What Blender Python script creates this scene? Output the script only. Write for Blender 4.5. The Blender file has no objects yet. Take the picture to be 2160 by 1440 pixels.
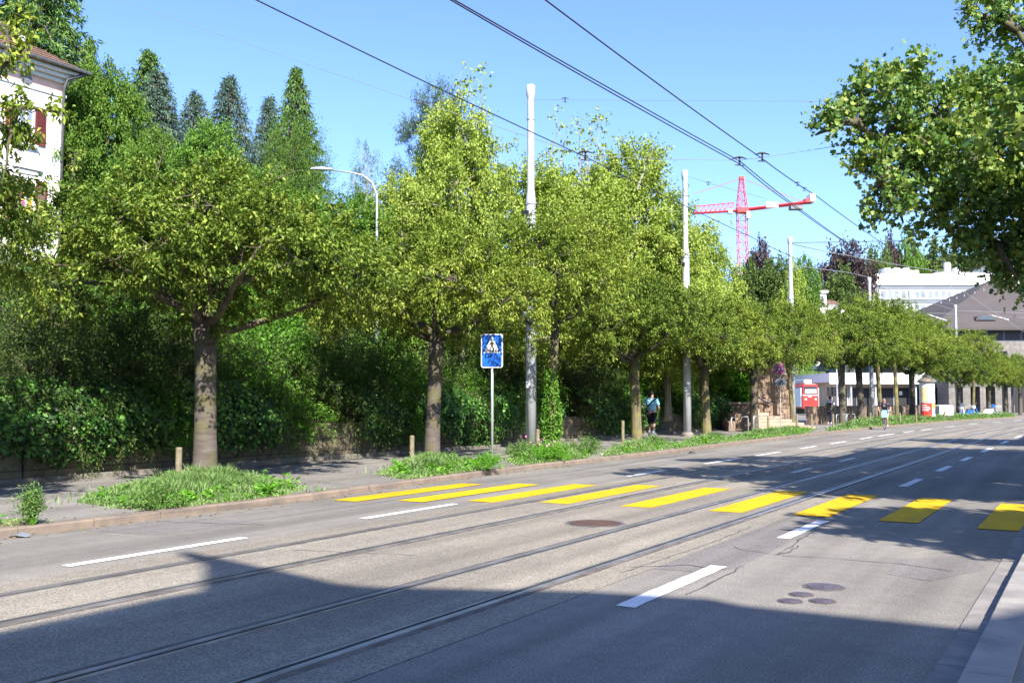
import bpy, math, random
import numpy as np
from mathutils import Vector, Matrix
rad = math.radians
pi = math.pi
C = bpy.context.scene
COL = C.collection
# ------------------------------------------------------------------ camera geometry
TH = rad(31.03)            # the road runs along +Y, the camera looks 31 degrees to its left
FPX = 2060.0
PITCH = math.atan(125 / FPX)
CH = 1.6
sT, cT = math.sin(TH), math.cos(TH)


def ray(px, py):
    a = (px - 1080) / FPX
    b = (720 - py) / FPX
    return a, math.cos(PITCH) - b * math.sin(PITCH), math.sin(PITCH) + b * math.cos(PITCH)


def CW(X, Y, z=0.0):       # measured right / ahead of the photographer -> world
    return Vector((X * cT - Y * sT, X * sT + Y * cT, z))


def G(px, py, z=0.0):      # point of the level z seen there
    X, Y, Z = ray(px, py)
    s = (z - CH) / Z
    return CW(X * s, Y * s, z)


def A(px, py, Y0):         # point at that depth
    X, Y, Z = ray(px, py)
    s = Y0 / Y
    return CW(X * s, Y0, CH + Z * s)


def FP(px, py, x0):        # point on the plane x = x0
    X, Y, Z = ray(px, py)
    w = CW(X, Y)
    s = x0 / w.x
    return Vector((x0, w.y * s, CH + Z * s))


def at_d(px, d, z=0.0):    # on the ground, d metres left of the camera, seen in column px
    k = (px - 1080) / FPX
    Y = d / (sT - k * cT)
    return CW(k * Y, Y, z)


def shift(t):
    if t < 45: return 0.0
    if t < 150: return 5 * ((t - 45) / 60) ** 2
    return 5 * (105 / 60) ** 2 + (t - 150) * 5 * 2 * 105 / 3600


KT = [-60, 5, 9, 12, 16, 20, 28, 38, 48, 400]
KD = [11.15, 11.1, 10.97, 10.97, 11.3, 11.45, 11.3, 11.5, 11.4, 11.4]


def kerb_d(t):
    return float(np.interp(t, KT, KD)) - shift(t)


# ------------------------------------------------------------------ materials
def nt(name):
    m = bpy.data.materials.new(name); m.use_nodes = True
    n = m.node_tree.nodes; l = m.node_tree.links
    b = n['Principled BSDF']
    return m, n, l, b


def noise(n, l, scale, detail=4, coord='Object', rough=0.55):
    tc = n.new('ShaderNodeTexCoord'); t = n.new('ShaderNodeTexNoise')
    t.inputs['Scale'].default_value = scale; t.inputs['Detail'].default_value = detail
    t.inputs['Roughness'].default_value = rough
    l.new(tc.outputs[coord], t.inputs['Vector'])
    return t


def ramp(n, l, src, stops):
    r = n.new('ShaderNodeValToRGB')
    e = r.color_ramp.elements
    e.remove(e[1])
    for i, (p, c) in enumerate(stops):
        if i == 0: q = e[0]; q.position = p
        else: q = e.new(p)
        q.color = (c[0], c[1], c[2], 1) if not isinstance(c, (int, float)) else (c, c, c, 1)
    l.new(src, r.inputs['Fac'])
    return r


def M(name, c1, c2=None, scale=6, rough=0.7, bump=0.0, metal=0.0, bscale=None, lo=0.35, hi=0.65, spec=0.4):
    m, n, l, b = nt(name)
    c2 = c2 or tuple(x * 0.85 for x in c1)
    t = noise(n, l, scale)
    r = ramp(n, l, t.outputs['Fac'], [(lo, c2), (hi, c1)])
    l.new(r.outputs['Color'], b.inputs['Base Color'])
    b.inputs['Roughness'].default_value = rough
    b.inputs['Metallic'].default_value = metal
    b.inputs['Specular IOR Level'].default_value = spec
    if bump:
        t2 = noise(n, l, bscale or scale * 4, 6)
        bp = n.new('ShaderNodeBump'); bp.inputs['Strength'].default_value = bump
        bp.inputs['Distance'].default_value = 0.02
        l.new(t2.outputs['Fac'], bp.inputs['Height']); l.new(bp.outputs['Normal'], b.inputs['Normal'])
    return m


def leaf_mat(name, cols, trans=0.35, rough=0.45, tcol=None, clump=0.0, spec=0.14):
    m, n, l, b = nt(name)
    g = n.new('ShaderNodeNewGeometry')
    k = len(cols)
    src = g.outputs['Random Per Island']
    if clump:
        t = noise(n, l, clump, 2)
        mx = n.new('ShaderNodeMath'); mx.operation = 'MULTIPLY_ADD'
        mx.inputs[1].default_value = 1.1; mx.inputs[2].default_value = -0.05
        l.new(t.outputs['Fac'], mx.inputs[0])
        av = n.new('ShaderNodeMath'); av.operation = 'ADD'
        l.new(mx.outputs[0], av.inputs[0]); l.new(src, av.inputs[1])
        hv = n.new('ShaderNodeMath'); hv.operation = 'MULTIPLY'; hv.inputs[1].default_value = 0.5
        l.new(av.outputs[0], hv.inputs[0]); src = hv.outputs[0]
    r = ramp(n, l, src, [(i / (k - 1), c) for i, c in enumerate(cols)])
    l.new(r.outputs['Color'], b.inputs['Base Color'])
    b.inputs['Roughness'].default_value = rough
    b.inputs['Specular IOR Level'].default_value = spec
    tr = n.new('ShaderNodeBsdfTranslucent')
    hs = n.new('ShaderNodeHueSaturation'); hs.inputs['Value'].default_value = 1.5; hs.inputs['Saturation'].default_value = 1.15
    l.new(r.outputs['Color'], hs.inputs['Color']); l.new(hs.outputs['Color'], tr.inputs['Color'])
    mix = n.new('ShaderNodeMixShader'); mix.inputs[0].default_value = trans
    l.new(b.outputs[0], mix.inputs[1]); l.new(tr.outputs[0], mix.inputs[2])
    l.new(mix.outputs[0], n['Material Output'].inputs['Surface'])
    return m


def asphalt(name, base, dark, speck=0.6, patch=0.35):
    m, n, l, b = nt(name)
    t1 = noise(n, l, patch, 5); t2 = noise(n, l, 62, 2, rough=0.8); t3 = noise(n, l, 6, 5)
    r1 = ramp(n, l, t1.outputs['Fac'], [(0.3, dark), (0.7, base)])
    r2 = ramp(n, l, t2.outputs['Fac'], [(0.34, 0.32), (0.5, 0.95), (0.66, 1.75)])
    r3 = ramp(n, l, t3.outputs['Fac'], [(0.3, 0.9), (0.7, 1.08)])
    m1 = n.new('ShaderNodeMix'); m1.data_type = 'RGBA'; m1.blend_type = 'MULTIPLY'; m1.inputs['Factor'].default_value = speck
    l.new(r1.outputs['Color'], m1.inputs[6]); l.new(r2.outputs['Color'], m1.inputs[7])
    m2 = n.new('ShaderNodeMix'); m2.data_type = 'RGBA'; m2.blend_type = 'MULTIPLY'; m2.inputs['Factor'].default_value = 1
    l.new(m1.outputs[2], m2.inputs[6]); l.new(r3.outputs['Color'], m2.inputs[7])
    # worn wheel tracks and long stains that run along the road
    tc = n.new('ShaderNodeTexCoord'); mp = n.new('ShaderNodeMapping'); mp.inputs['Scale'].default_value = (1.6, 0.05, 1)
    t4 = n.new('ShaderNodeTexNoise'); t4.inputs['Scale'].default_value = 1.3; t4.inputs['Detail'].default_value = 5
    l.new(tc.outputs['Object'], mp.inputs['Vector']); l.new(mp.outputs['Vector'], t4.inputs['Vector'])
    r4 = ramp(n, l, t4.outputs['Fac'], [(0.33, 0.74), (0.62, 1.08)])
    m3 = n.new('ShaderNodeMix'); m3.data_type = 'RGBA'; m3.blend_type = 'MULTIPLY'; m3.inputs['Factor'].default_value = 1
    l.new(m2.outputs[2], m3.inputs[6]); l.new(r4.outputs['Color'], m3.inputs[7])
    l.new(m3.outputs[2], b.inputs['Base Color'])
    b.inputs['Roughness'].default_value = 0.88; b.inputs['Specular IOR Level'].default_value = 0.3
    bp = n.new('ShaderNodeBump'); bp.inputs['Strength'].default_value = 0.5; bp.inputs['Distance'].default_value = 0.006
    l.new(t2.outputs['Fac'], bp.inputs['Height']); l.new(bp.outputs['Normal'], b.inputs['Normal'])
    return m


def bark(name, base, dark, moss, bands=True):
    m, n, l, b = nt(name)
    tc = n.new('ShaderNodeTexCoord'); mp = n.new('ShaderNodeMapping')
    mp.inputs['Scale'].default_value = (3, 3, 14) if bands else (9, 9, 1.6)
    l.new(tc.outputs['Object'], mp.inputs['Vector'])
    t = n.new('ShaderNodeTexNoise'); t.inputs['Scale'].default_value = 1.0; t.inputs['Detail'].default_value = 6
    l.new(mp.outputs['Vector'], t.inputs['Vector'])
    r = ramp(n, l, t.outputs['Fac'], [(0.35, dark), (0.62, base)])
    t2 = noise(n, l, 2.2, 5)
    r2 = ramp(n, l, t2.outputs['Fac'], [(0.48, 0.0), (0.62, 1.0)])
    mx = n.new('ShaderNodeMix'); mx.data_type = 'RGBA'
    l.new(r2.outputs['Color'], mx.inputs['Factor']); l.new(r.outputs['Color'], mx.inputs[6]); mx.inputs[7].default_value = (*moss, 1)
    l.new(mx.outputs[2], b.inputs['Base Color']); b.inputs['Roughness'].default_value = 0.9
    bp = n.new('ShaderNodeBump'); bp.inputs['Strength'].default_value = 0.8; bp.inputs['Distance'].default_value = 0.02
    l.new(t.outputs['Fac'], bp.inputs['Height']); l.new(bp.outputs['Normal'], b.inputs['Normal'])
    return m


def masonry(name, c1, c2, mortar, bw=0.5, bh=0.25, rough=0.85, axis='XZ'):
    m, n, l, b = nt(name)
    tc = n.new('ShaderNodeTexCoord'); sp = n.new('ShaderNodeSeparateXYZ'); cb = n.new('ShaderNodeCombineXYZ')
    l.new(tc.outputs['Object'], sp.inputs[0])
    ad = n.new('ShaderNodeMath'); ad.operation = 'ADD'
    l.new(sp.outputs['X'], ad.inputs[0]); l.new(sp.outputs['Y'], ad.inputs[1])
    l.new(ad.outputs[0], cb.inputs['X']); l.new(sp.outputs['Z'], cb.inputs['Y'])
    br = n.new('ShaderNodeTexBrick'); br.inputs['Scale'].default_value = 1
    br.inputs['Brick Width'].default_value = bw; br.inputs['Row Height'].default_value = bh
    br.inputs['Mortar Size'].default_value = 0.012; br.inputs['Color1'].default_value = (*c1, 1)
    br.inputs['Color2'].default_value = (*c2, 1); br.inputs['Mortar'].default_value = (*mortar, 1)
    l.new(cb.outputs[0], br.inputs['Vector'])
    t = noise(n, l, 3, 6); r = ramp(n, l, t.outputs['Fac'], [(0.3, 0.65), (0.7, 1.1)])
    mx = n.new('ShaderNodeMix'); mx.data_type = 'RGBA'; mx.blend_type = 'MULTIPLY'; mx.inputs['Factor'].default_value = 1
    l.new(br.outputs['Color'], mx.inputs[6]); l.new(r.outputs['Color'], mx.inputs[7])
    l.new(mx.outputs[2], b.inputs['Base Color']); b.inputs['Roughness'].default_value = rough
    bp = n.new('ShaderNodeBump'); bp.inputs['Strength'].default_value = 0.5; bp.inputs['Distance'].default_value = 0.02
    l.new(t.outputs['Fac'], bp.inputs['Height']); l.new(bp.outputs['Normal'], b.inputs['Normal'])
    return m


def paint(name, c, road, amount):
    m, n, l, b = nt(name)
    t1 = noise(n, l, 28, 6, rough=0.75); t2 = noise(n, l, 1.3, 4)
    ad = n.new('ShaderNodeMath'); ad.operation = 'MULTIPLY_ADD'; ad.inputs[1].default_value = 0.8
    l.new(t2.outputs['Fac'], ad.inputs[0]); l.new(t1.outputs['Fac'], ad.inputs[2])
    r = ramp(n, l, ad.outputs[0], [(amount - 0.05, (road[0], road[1], road[2])), (amount + 0.03, (c[0] * .8, c[1] * .8, c[2] * .9)), (min(1.0, amount + 0.3), c)])
    l.new(r.outputs['Color'], b.inputs['Base Color']); b.inputs['Roughness'].default_value = 0.85; b.inputs['Specular IOR Level'].default_value = 0.15
    bp = n.new('ShaderNodeBump'); bp.inputs['Strength'].default_value = 0.4; bp.inputs['Distance'].default_value = 0.005
    l.new(t1.outputs['Fac'], bp.inputs['Height']); l.new(bp.outputs['Normal'], b.inputs['Normal'])
    return m


MT = {}
MT['road'] = asphalt('road_asphalt', (0.232, 0.216, 0.192), (0.158, 0.149, 0.136))
MT['track'] = asphalt('track_bed_asphalt', (0.262, 0.234, 0.190), (0.182, 0.166, 0.142), 0.75)
MT['walk'] = asphalt('pavement_asphalt', (0.235, 0.22, 0.20), (0.155, 0.147, 0.138), 0.35)
MT['seal'] = M('joint_sealant', (0.075, 0.065, 0.06), (0.15, 0.13, 0.115), 5, 0.85)
MT['crack'] = M('tar_crack', (0.07, 0.065, 0.07), (0.11, 0.10, 0.10), 9, 0.6)
MT['kerb'] = M('reddish_granite', (0.23, 0.175, 0.135), (0.15, 0.125, 0.105), 3, 0.85, 0.3)
MT['kerb2'] = M('grey_granite', (0.30, 0.285, 0.265), (0.20, 0.19, 0.185), 3, 0.8, 0.4, bscale=60)
MT['gutter'] = M('gutter_stone', (0.25, 0.23, 0.215), (0.17, 0.16, 0.155), 4, 0.85, 0.4, bscale=60)
MT['white'] = paint('white_road_paint', (0.72, 0.72, 0.70), (0.22, 0.20, 0.19), 0.64)
MT['yellow'] = paint('yellow_road_paint', (0.60, 0.37, 0.012), (0.26, 0.20, 0.10), 0.70)
MT['steel'] = M('worn_rail_steel', (0.55, 0.54, 0.53), (0.35, 0.33, 0.32), 3, 0.42, metal=0.85)
MT['groove'] = M('rail_groove_dirt', (0.025, 0.02, 0.018), None, 8, 0.9)
MT['iron'] = M('cast_iron', (0.13, 0.11, 0.13), (0.08, 0.07, 0.09), 12, 0.55, 0.5, 0.3, 30)
MT['rusty'] = M('rusty_cast_iron', (0.12, 0.07, 0.055), (0.07, 0.045, 0.04), 14, 0.6, 0.5, 0.2, 30)
MT['galv'] = M('galvanised_steel', (0.50, 0.52, 0.54), (0.40, 0.42, 0.44), 8, 0.45, metal=0.5)
MT['pole'] = M('pale_grey_pole_paint', (0.45, 0.47, 0.50), (0.37, 0.39, 0.42), 2.5, 0.6)
MT['wire'] = M('dark_copper_wire', (0.035, 0.035, 0.04), None, 5, 0.5)
MT['rope'] = M('grey_steel_rope', (0.22, 0.23, 0.25), None, 5, 0.5)
MT['wood'] = M('weathered_wood', (0.26, 0.225, 0.15), (0.15, 0.13, 0.085), 12, 0.9, 0.6)
MT['cbark'] = bark('cherry_bark', (0.115, 0.098, 0.085), (0.07, 0.055, 0.047), (0.095, 0.09, 0.035))
MT['mbark'] = bark('mossy_bark', (0.16, 0.14, 0.07), (0.09, 0.075, 0.045), (0.21, 0.19, 0.045), False)
MT['sbark'] = bark('pale_bark', (0.36, 0.33, 0.27), (0.2, 0.17, 0.13), (0.25, 0.24, 0.15), False)
MT['dbark'] = bark('dark_bark', (0.10, 0.08, 0.06), (0.05, 0.04, 0.03), (0.09, 0.09, 0.04), False)
MT['cherry'] = leaf_mat('cherry_leaf', [(0.018, 0.045, 0.008), (0.045, 0.095, 0.013), (0.115, 0.18, 0.025), (0.26, 0.315, 0.055), (0.46, 0.43, 0.16)], 0.15, 0.45, clump=0.5)
MT['cherry2'] = leaf_mat('cherry_leaf_yellower', [(0.022, 0.055, 0.009), (0.065, 0.12, 0.015), (0.155, 0.22, 0.03), (0.31, 0.36, 0.06), (0.50, 0.46, 0.16)], 0.15, 0.45, clump=0.5)
MT['plane'] = leaf_mat('pale_green_leaf', [(0.08, 0.14, 0.02), (0.20, 0.28, 0.045), (0.34, 0.42, 0.085), (0.50, 0.53, 0.17)], 0.25, 0.5, clump=0.3)
MT['mapleb'] = leaf_mat('mid_green_leaf', [(0.03, 0.08, 0.015), (0.07, 0.15, 0.022), (0.13, 0.22, 0.035), (0.22, 0.31, 0.06)], 0.25, 0.5, clump=0.3)
MT['bright'] = leaf_mat('bright_green_leaf', [(0.05, 0.12, 0.018), (0.11, 0.22, 0.03), (0.20, 0.33, 0.06)], 0.25, 0.5)
MT['rmaple'] = leaf_mat('maple_leaf', [(0.022, 0.065, 0.018), (0.06, 0.135, 0.03), (0.13, 0.225, 0.045), (0.28, 0.34, 0.075), (0.52, 0.47, 0.15)], 0.22, 0.42, clump=1.2, spec=0.35)
MT['spruce'] = leaf_mat('blue_needles', [(0.035, 0.075, 0.05), (0.08, 0.14, 0.10), (0.16, 0.23, 0.17)], 0.12, 0.6)
MT['fir'] = leaf_mat('green_needles', [(0.05, 0.12, 0.03), (0.10, 0.19, 0.045), (0.18, 0.28, 0.07)], 0.15, 0.6)
MT['yew'] = leaf_mat('yew_needles', [(0.05, 0.10, 0.018), (0.08, 0.15, 0.025), (0.11, 0.19, 0.03)], 0.15, 0.6)
MT['juniper'] = leaf_mat('feathery_leaf', [(0.012, 0.028, 0.008), (0.035, 0.07, 0.016), (0.10, 0.15, 0.035), (0.28, 0.36, 0.11)], 0.1, 0.55, clump=0.9)
MT['shrub'] = leaf_mat('shrub_leaf', [(0.02, 0.06, 0.008), (0.08, 0.20, 0.022), (0.24, 0.44, 0.055)], 0.2, 0.45, clump=0.9)
MT['ivy'] = leaf_mat('ivy_leaf', [(0.008, 0.03, 0.006), (0.02, 0.07, 0.012), (0.05, 0.15, 0.022), (0.13, 0.28, 0.04)], 0.1, 0.42, spec=0.3)
MT['grass'] = leaf_mat('grass_blade', [(0.06, 0.13, 0.03), (0.13, 0.24, 0.065), (0.24, 0.35, 0.13), (0.48, 0.46, 0.28)], 0.3, 0.5, clump=1.0)
MT['weed'] = leaf_mat('broad_weed_leaf', [(0.06, 0.18, 0.02), (0.12, 0.31, 0.03), (0.20, 0.42, 0.05)], 0.3, 0.45)
MT['copper'] = leaf_mat('copper_leaf', [(0.035, 0.03, 0.035), (0.07, 0.045, 0.045), (0.11, 0.075, 0.055)], 0.2, 0.5)
MT['olive'] = leaf_mat('olive_leaf', [(0.05, 0.09, 0.025), (0.09, 0.14, 0.035), (0.15, 0.17, 0.05)], 0.25, 0.5, clump=0.15)
MT['soil'] = M('soil', (0.20, 0.14, 0.09), (0.10, 0.07, 0.05), 8, 0.95, 0.5)
MT['hill'] = M('shaded_bank_soil', (0.045, 0.05, 0.02), (0.025, 0.025, 0.015), 3, 0.95, 0.5)  # very dark earth with a green cast
MT['lawn'] = M('far_grass', (0.07, 0.12, 0.03), (0.05, 0.08, 0.025), 0.2, 0.9)
MT['wallstone'] = masonry('mossy_wall_stone', (0.19, 0.16, 0.105), (0.13, 0.115, 0.075), (0.05, 0.045, 0.03), 0.9, 0.32)
MT['sand'] = masonry('warm_sandstone', (0.32, 0.225, 0.155), (0.23, 0.165, 0.12), (0.12, 0.09, 0.07), 1.1, 0.55)
MT['sandstep'] = M('sandstone_step', (0.42, 0.32, 0.245), (0.32, 0.245, 0.19), 3, 0.85, 0.2)
MT['render'] = M('white_render', (0.82, 0.80, 0.79), (0.74, 0.72, 0.71), 1.2, 0.85)
MT['pink'] = M('pink_frieze', (0.72, 0.47, 0.38), (0.66, 0.43, 0.36), 2, 0.85)
MT['trim'] = M('pale_stone_trim', (0.66, 0.65, 0.63), (0.56, 0.55, 0.54), 3, 0.8)
MT['shutter'] = M('dark_red_shutter_paint', (0.15, 0.026, 0.026), (0.11, 0.022, 0.02), 6, 0.6)
MT['tile'] = M('brown_roof_tile', (0.19, 0.105, 0.075), (0.10, 0.065, 0.05), 9, 0.85, 0.8)
MT['lead'] = M('dark_zinc', (0.13, 0.135, 0.14), (0.09, 0.095, 0.10), 5, 0.5, metal=0.4)
MT['glass'] = M('dark_window_glass', (0.05, 0.065, 0.08), (0.03, 0.04, 0.05), 0.8, 0.06, spec=0.8)
MT['glass2'] = M('pale_window_blind', (0.24, 0.28, 0.34), (0.17, 0.20, 0.26), 0.4, 0.3)
MT['officegrey'] = M('grey_facade_panel', (0.155, 0.175, 0.205), (0.135, 0.155, 0.185), 0.3, 0.6)
MT['officewhite'] = M('white_facade_panel', (0.82, 0.82, 0.82), (0.76, 0.76, 0.77), 0.3, 0.6)
MT['bluedark'] = M('dark_blue_roof_unit', (0.10, 0.12, 0.16), None, 1, 0.6)
MT['hallroof'] = M('brown_hall_roof', (0.082, 0.068, 0.064), (0.066, 0.057, 0.055), 0.25, 0.85)
MT['greystone'] = masonry('grey_station_stone', (0.22, 0.20, 0.18), (0.16, 0.15, 0.135), (0.1, 0.095, 0.085), 1.4, 0.6)
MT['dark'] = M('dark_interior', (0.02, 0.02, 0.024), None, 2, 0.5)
MT['fascia'] = M('white_metal_fascia', (0.70, 0.70, 0.72), (0.6, 0.6, 0.62), 1, 0.5)
MT['beige'] = M('beige_panel', (0.5, 0.44, 0.34), (0.42, 0.37, 0.3), 1, 0.7)
MT['crane'] = M('crane_red_paint', (0.62, 0.045, 0.05), (0.5, 0.04, 0.05), 1, 0.5)
MT['craned'] = M('crane_dark_steel', (0.2, 0.2, 0.22), None, 1, 0.6)
MT['pureW'] = M('white_enamel', (0.82, 0.82, 0.82), (0.76, 0.76, 0.76), 3, 0.4)
MT['signblue'] = M('sign_blue', (0.012, 0.12, 0.52), (0.012, 0.10, 0.46), 3, 0.35)
MT['signred'] = M('sign_red', (0.55, 0.02, 0.02), None, 3, 0.4)
MT['black'] = M('black_paint', (0.015, 0.015, 0.016), None, 3, 0.5)
MT['red'] = M('tram_red', (0.62, 0.04, 0.035), (0.5, 0.035, 0.03), 1, 0.4)
MT['skin'] = M('skin', (0.52, 0.30, 0.22), (0.46, 0.26, 0.19), 8, 0.6)
MT['hair'] = M('dark_hair', (0.03, 0.02, 0.015), None, 20, 0.8)
MT['shirt'] = M('light_blue_cotton', (0.30, 0.62, 0.82), (0.25, 0.54, 0.72), 6, 0.85)
MT['shirtw'] = M('white_cotton', (0.72, 0.74, 0.78), None, 6, 0.85)
MT['navy'] = M('navy_cotton', (0.02, 0.025, 0.05), None, 6, 0.85)
MT['blackc'] = M('black_cotton', (0.015, 0.015, 0.018), None, 6, 0.9)
MT['rubber'] = M('black_rubber', (0.02, 0.02, 0.02), None, 6, 0.8)
MT['scblue'] = M('scooter_blue', (0.02, 0.12, 0.5), None, 3, 0.3)
MT['posterY'] = M('cream_poster', (0.75, 0.66, 0.40), (0.7, 0.5, 0.25), 2.5, 0.7)
MT['posterR'] = M('red_poster', (0.66, 0.045, 0.035), None, 3, 0.7)
MT['posterB'] = M('blue_white_poster', (0.75, 0.78, 0.85), (0.08, 0.18, 0.6), 2.2, 0.7, lo=0.42, hi=0.5)
MT['posterO'] = M('orange_poster', (0.8, 0.42, 0.05), None, 3, 0.7)
MT['concrete'] = M('mossy_concrete', (0.22, 0.20, 0.17), (0.14, 0.13, 0.11), 4, 0.9, 0.3)
MT['curtainY'] = M('yellow_curtain', (0.75, 0.48, 0.06), (0.45, 0.08, 0.30), 2.6, 0.8, lo=0.45, hi=0.5)
MT['flower'] = M('pink_petal', (0.75, 0.25, 0.45), None, 3, 0.7)


# ------------------------------------------------------------------ mesh helpers
def tag(o, label=None, cat=None, group=None, kind=None):
    if label: o['label'] = label
    if cat: o['category'] = cat
    if group: o['group'] = group
    if kind: o['kind'] = kind
    return o


def link(name, me, parent=None, loc=None):
    o = bpy.data.objects.new(name, me); COL.objects.link(o)
    if parent: o.parent = parent
    if loc is not None: o.location = loc
    return o


def empty(name, loc, rz=0.0, label=None, cat=None, group=None):
    o = bpy.data.objects.new(name, None); COL.objects.link(o)
    o.location = loc; o.rotation_euler = (0, 0, rz); o.empty_display_size = 0.2
    return tag(o, label, cat, group)


def copy_tree(o, parent=None):
    c = o.copy(); COL.objects.link(c)
    if parent: c.parent = parent
    for ch in list(o.children): copy_tree(ch, c)
    return c


class MB:
    def __init__(s): s.v = []; s.f = []

    def add(s, vs, fs):
        k = len(s.v); s.v += [tuple(v) for v in vs]; s.f += [tuple(i + k for i in f) for f in fs]
        return s

    def box(s, x0, x1, y0, y1, z0, z1):
        return s.add([(x0, y0, z0), (x1, y0, z0), (x1, y1, z0), (x0, y1, z0), (x0, y0, z1), (x1, y0, z1), (x1, y1, z1), (x0, y1, z1)],
                     [(0, 3, 2, 1), (4, 5, 6, 7), (0, 1, 5, 4), (1, 2, 6, 5), (2, 3, 7, 6), (3, 0, 4, 7)])

    def tube(s, pts, r, n=8, cap=True):
        pts = [Vector(p) for p in pts]; m = len(pts)
        rs = r if isinstance(r, (list, tuple)) else [r] * m
        k = len(s.v); up = None
        for i, p in enumerate(pts):
            d = (pts[min(i + 1, m - 1)] - pts[max(i - 1, 0)])
            d = d.normalized() if d.length > 1e-9 else Vector((0, 0, 1))
            if up is None: up = Vector((1, 0, 0)) if abs(d.x) < 0.8 else Vector((0, 1, 0))
            a = d.cross(up).normalized(); b = d.cross(a).normalized(); up = b.cross(d) if False else up
            for j in range(n):
                w = 2 * pi * j / n
                q = p + (a * math.cos(w) + b * math.sin(w)) * rs[i]
                s.v.append(tuple(q))
        for i in range(m - 1):
            for j in range(n):
                j2 = (j + 1) % n
                s.f.append((k + i * n + j, k + i * n + j2, k + (i + 1) * n + j2, k + (i + 1) * n + j))
        if cap:
            s.f.append(tuple(k + j for j in range(n))[::-1]); s.f.append(tuple(k + (m - 1) * n + j for j in range(n)))
        return s

    def lathe(s, prof, n=20, c=(0, 0)):
        k = len(s.v)
        for r, z in prof:
            for j in range(n):
                w = 2 * pi * j / n
                s.v.append((c[0] + r * math.cos(w), c[1] + r * math.sin(w), z))
        for i in range(len(prof) - 1):
            for j in range(n):
                j2 = (j + 1) % n
                s.f.append((k + i * n + j, k + i * n + j2, k + (i + 1) * n + j2, k + (i + 1) * n + j))
        s.f.append(tuple(k + j for j in range(n))[::-1]); s.f.append(tuple(k + (len(prof) - 1) * n + j for j in range(n)))
        return s

    def prism(s, poly, a, b, axis='z'):   # poly in the two other axes, extruded a..b
        m = len(poly); k = len(s.v)
        for w in (a, b):
            for p, q in poly:
                s.v.append({'z': (p, q, w), 'y': (p, w, q), 'x': (w, p, q)}[axis])
        s.f.append(tuple(range(k, k + m))[::-1]); s.f.append(tuple(range(k + m, k + 2 * m)))
        for i in range(m):
            j = (i + 1) % m; s.f.append((k + i, k + j, k + m + j, k + m + i))
        return s

    def build(s, name, mat, parent=None, loc=None, smooth=False, bevel=0.0):
        me = bpy.data.meshes.new(name); me.from_pydata(s.v, [], s.f); me.materials.append(mat)
        me.validate(); me.update()
        if smooth: me.shade_smooth()
        o = link(name, me, parent, loc)
        if bevel:
            md = o.modifiers.new('bevel', 'BEVEL'); md.width = bevel; md.segments = 2; md.limit_method = 'ANGLE'
        return o


def np_mesh(name, V, T, mat, smooth=False):
    V = np.asarray(V, np.float32); T = np.asarray(T, np.int32)
    me = bpy.data.meshes.new(name)
    me.vertices.add(len(V)); me.vertices.foreach_set('co', V.ravel())
    me.loops.add(T.size); me.loops.foreach_set('vertex_index', T.ravel())
    me.polygons.add(len(T))
    me.polygons.foreach_set('loop_start', np.arange(0, T.size, 3, dtype=np.int32))
    me.polygons.foreach_set('loop_total', np.full(len(T), 3, np.int32))
    if mat: me.materials.append(mat)
    me.update(); me.validate()
    return me


def nrm(a): return a / np.maximum(np.linalg.norm(a, axis=1, keepdims=True), 1e-9)


def leaf_geo(P, D, L, W, rs, upb=0.6, shape='kite'):
    n = len(P); D = nrm(D)
    N = rs.normal(size=(n, 3)) * 0.55 + np.array([0, 0, upb])
    S = nrm(np.cross(D, N)); N = nrm(np.cross(S, D))
    L = np.asarray(L).reshape(-1, 1) * np.ones((n, 1)); W = np.asarray(W).reshape(-1, 1) * np.ones((n, 1))
    if shape == 'kite':
        droop = np.array([[0, 0, -1.0]]) * L * 0.12
        V = np.stack([P, P + D * L * 0.45 + S * W * 0.5 + N * W * 0.16, P + D * L + droop, P + D * L * 0.45 - S * W * 0.5 + N * W * 0.16], 1).reshape(-1, 3)
        b = (np.arange(n) * 4)[:, None]
        T = np.concatenate([b + [[0, 1, 2]], b + [[0, 2, 3]]], 1).reshape(-1, 3)
    else:     # lobed
        q = [(0, 0), (0.28, 0.52), (0.5, 0.2), (0.72, 0.42), (1.0, 0.0), (0.72, -0.42), (0.5, -0.2), (0.28, -0.52)]
        V = np.stack([P + D * L * a + S * W * b2 + N * W * abs(b2) * 0.3 for a, b2 in q], 1).reshape(-1, 3)
        b = (np.arange(n) * 8)[:, None]
        T = np.concatenate([b + [[0, 1, 2]], b + [[0, 2, 6]], b + [[2, 3, 4]], b + [[2, 4, 6]], b + [[4, 5, 6]], b + [[0, 6, 7]]], 1).reshape(-1, 3)
    return V, T


def twig_leaves(starts, dirs, ln, per, spread, L, W, rs, droop=0.35, shape='kite', upb=0.6, down=0.4):
    m = len(starts)
    s = rs.random((m, per, 1)); lnv = (ln * rs.uniform(0.6, 1.25, (m, 1, 1)))
    P = starts[:, None, :] + dirs[:, None, :] * s * lnv
    P[..., 2] -= (droop * lnv * s ** 2)[..., 0]
    P += rs.normal(size=P.shape) * spread * (0.4 + 0.6 * s)
    D = dirs[:, None, :] * 0.6 + rs.normal(size=P.shape) * 0.7
    D[..., 2] -= down
    P = P.reshape(-1, 3); D = D.reshape(-1, 3)
    n = len(P)
    sc = rs.uniform(0.6, 1.2, n)
    return leaf_geo(P, D, L * sc, W * sc, rs, upb, shape)


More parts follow.
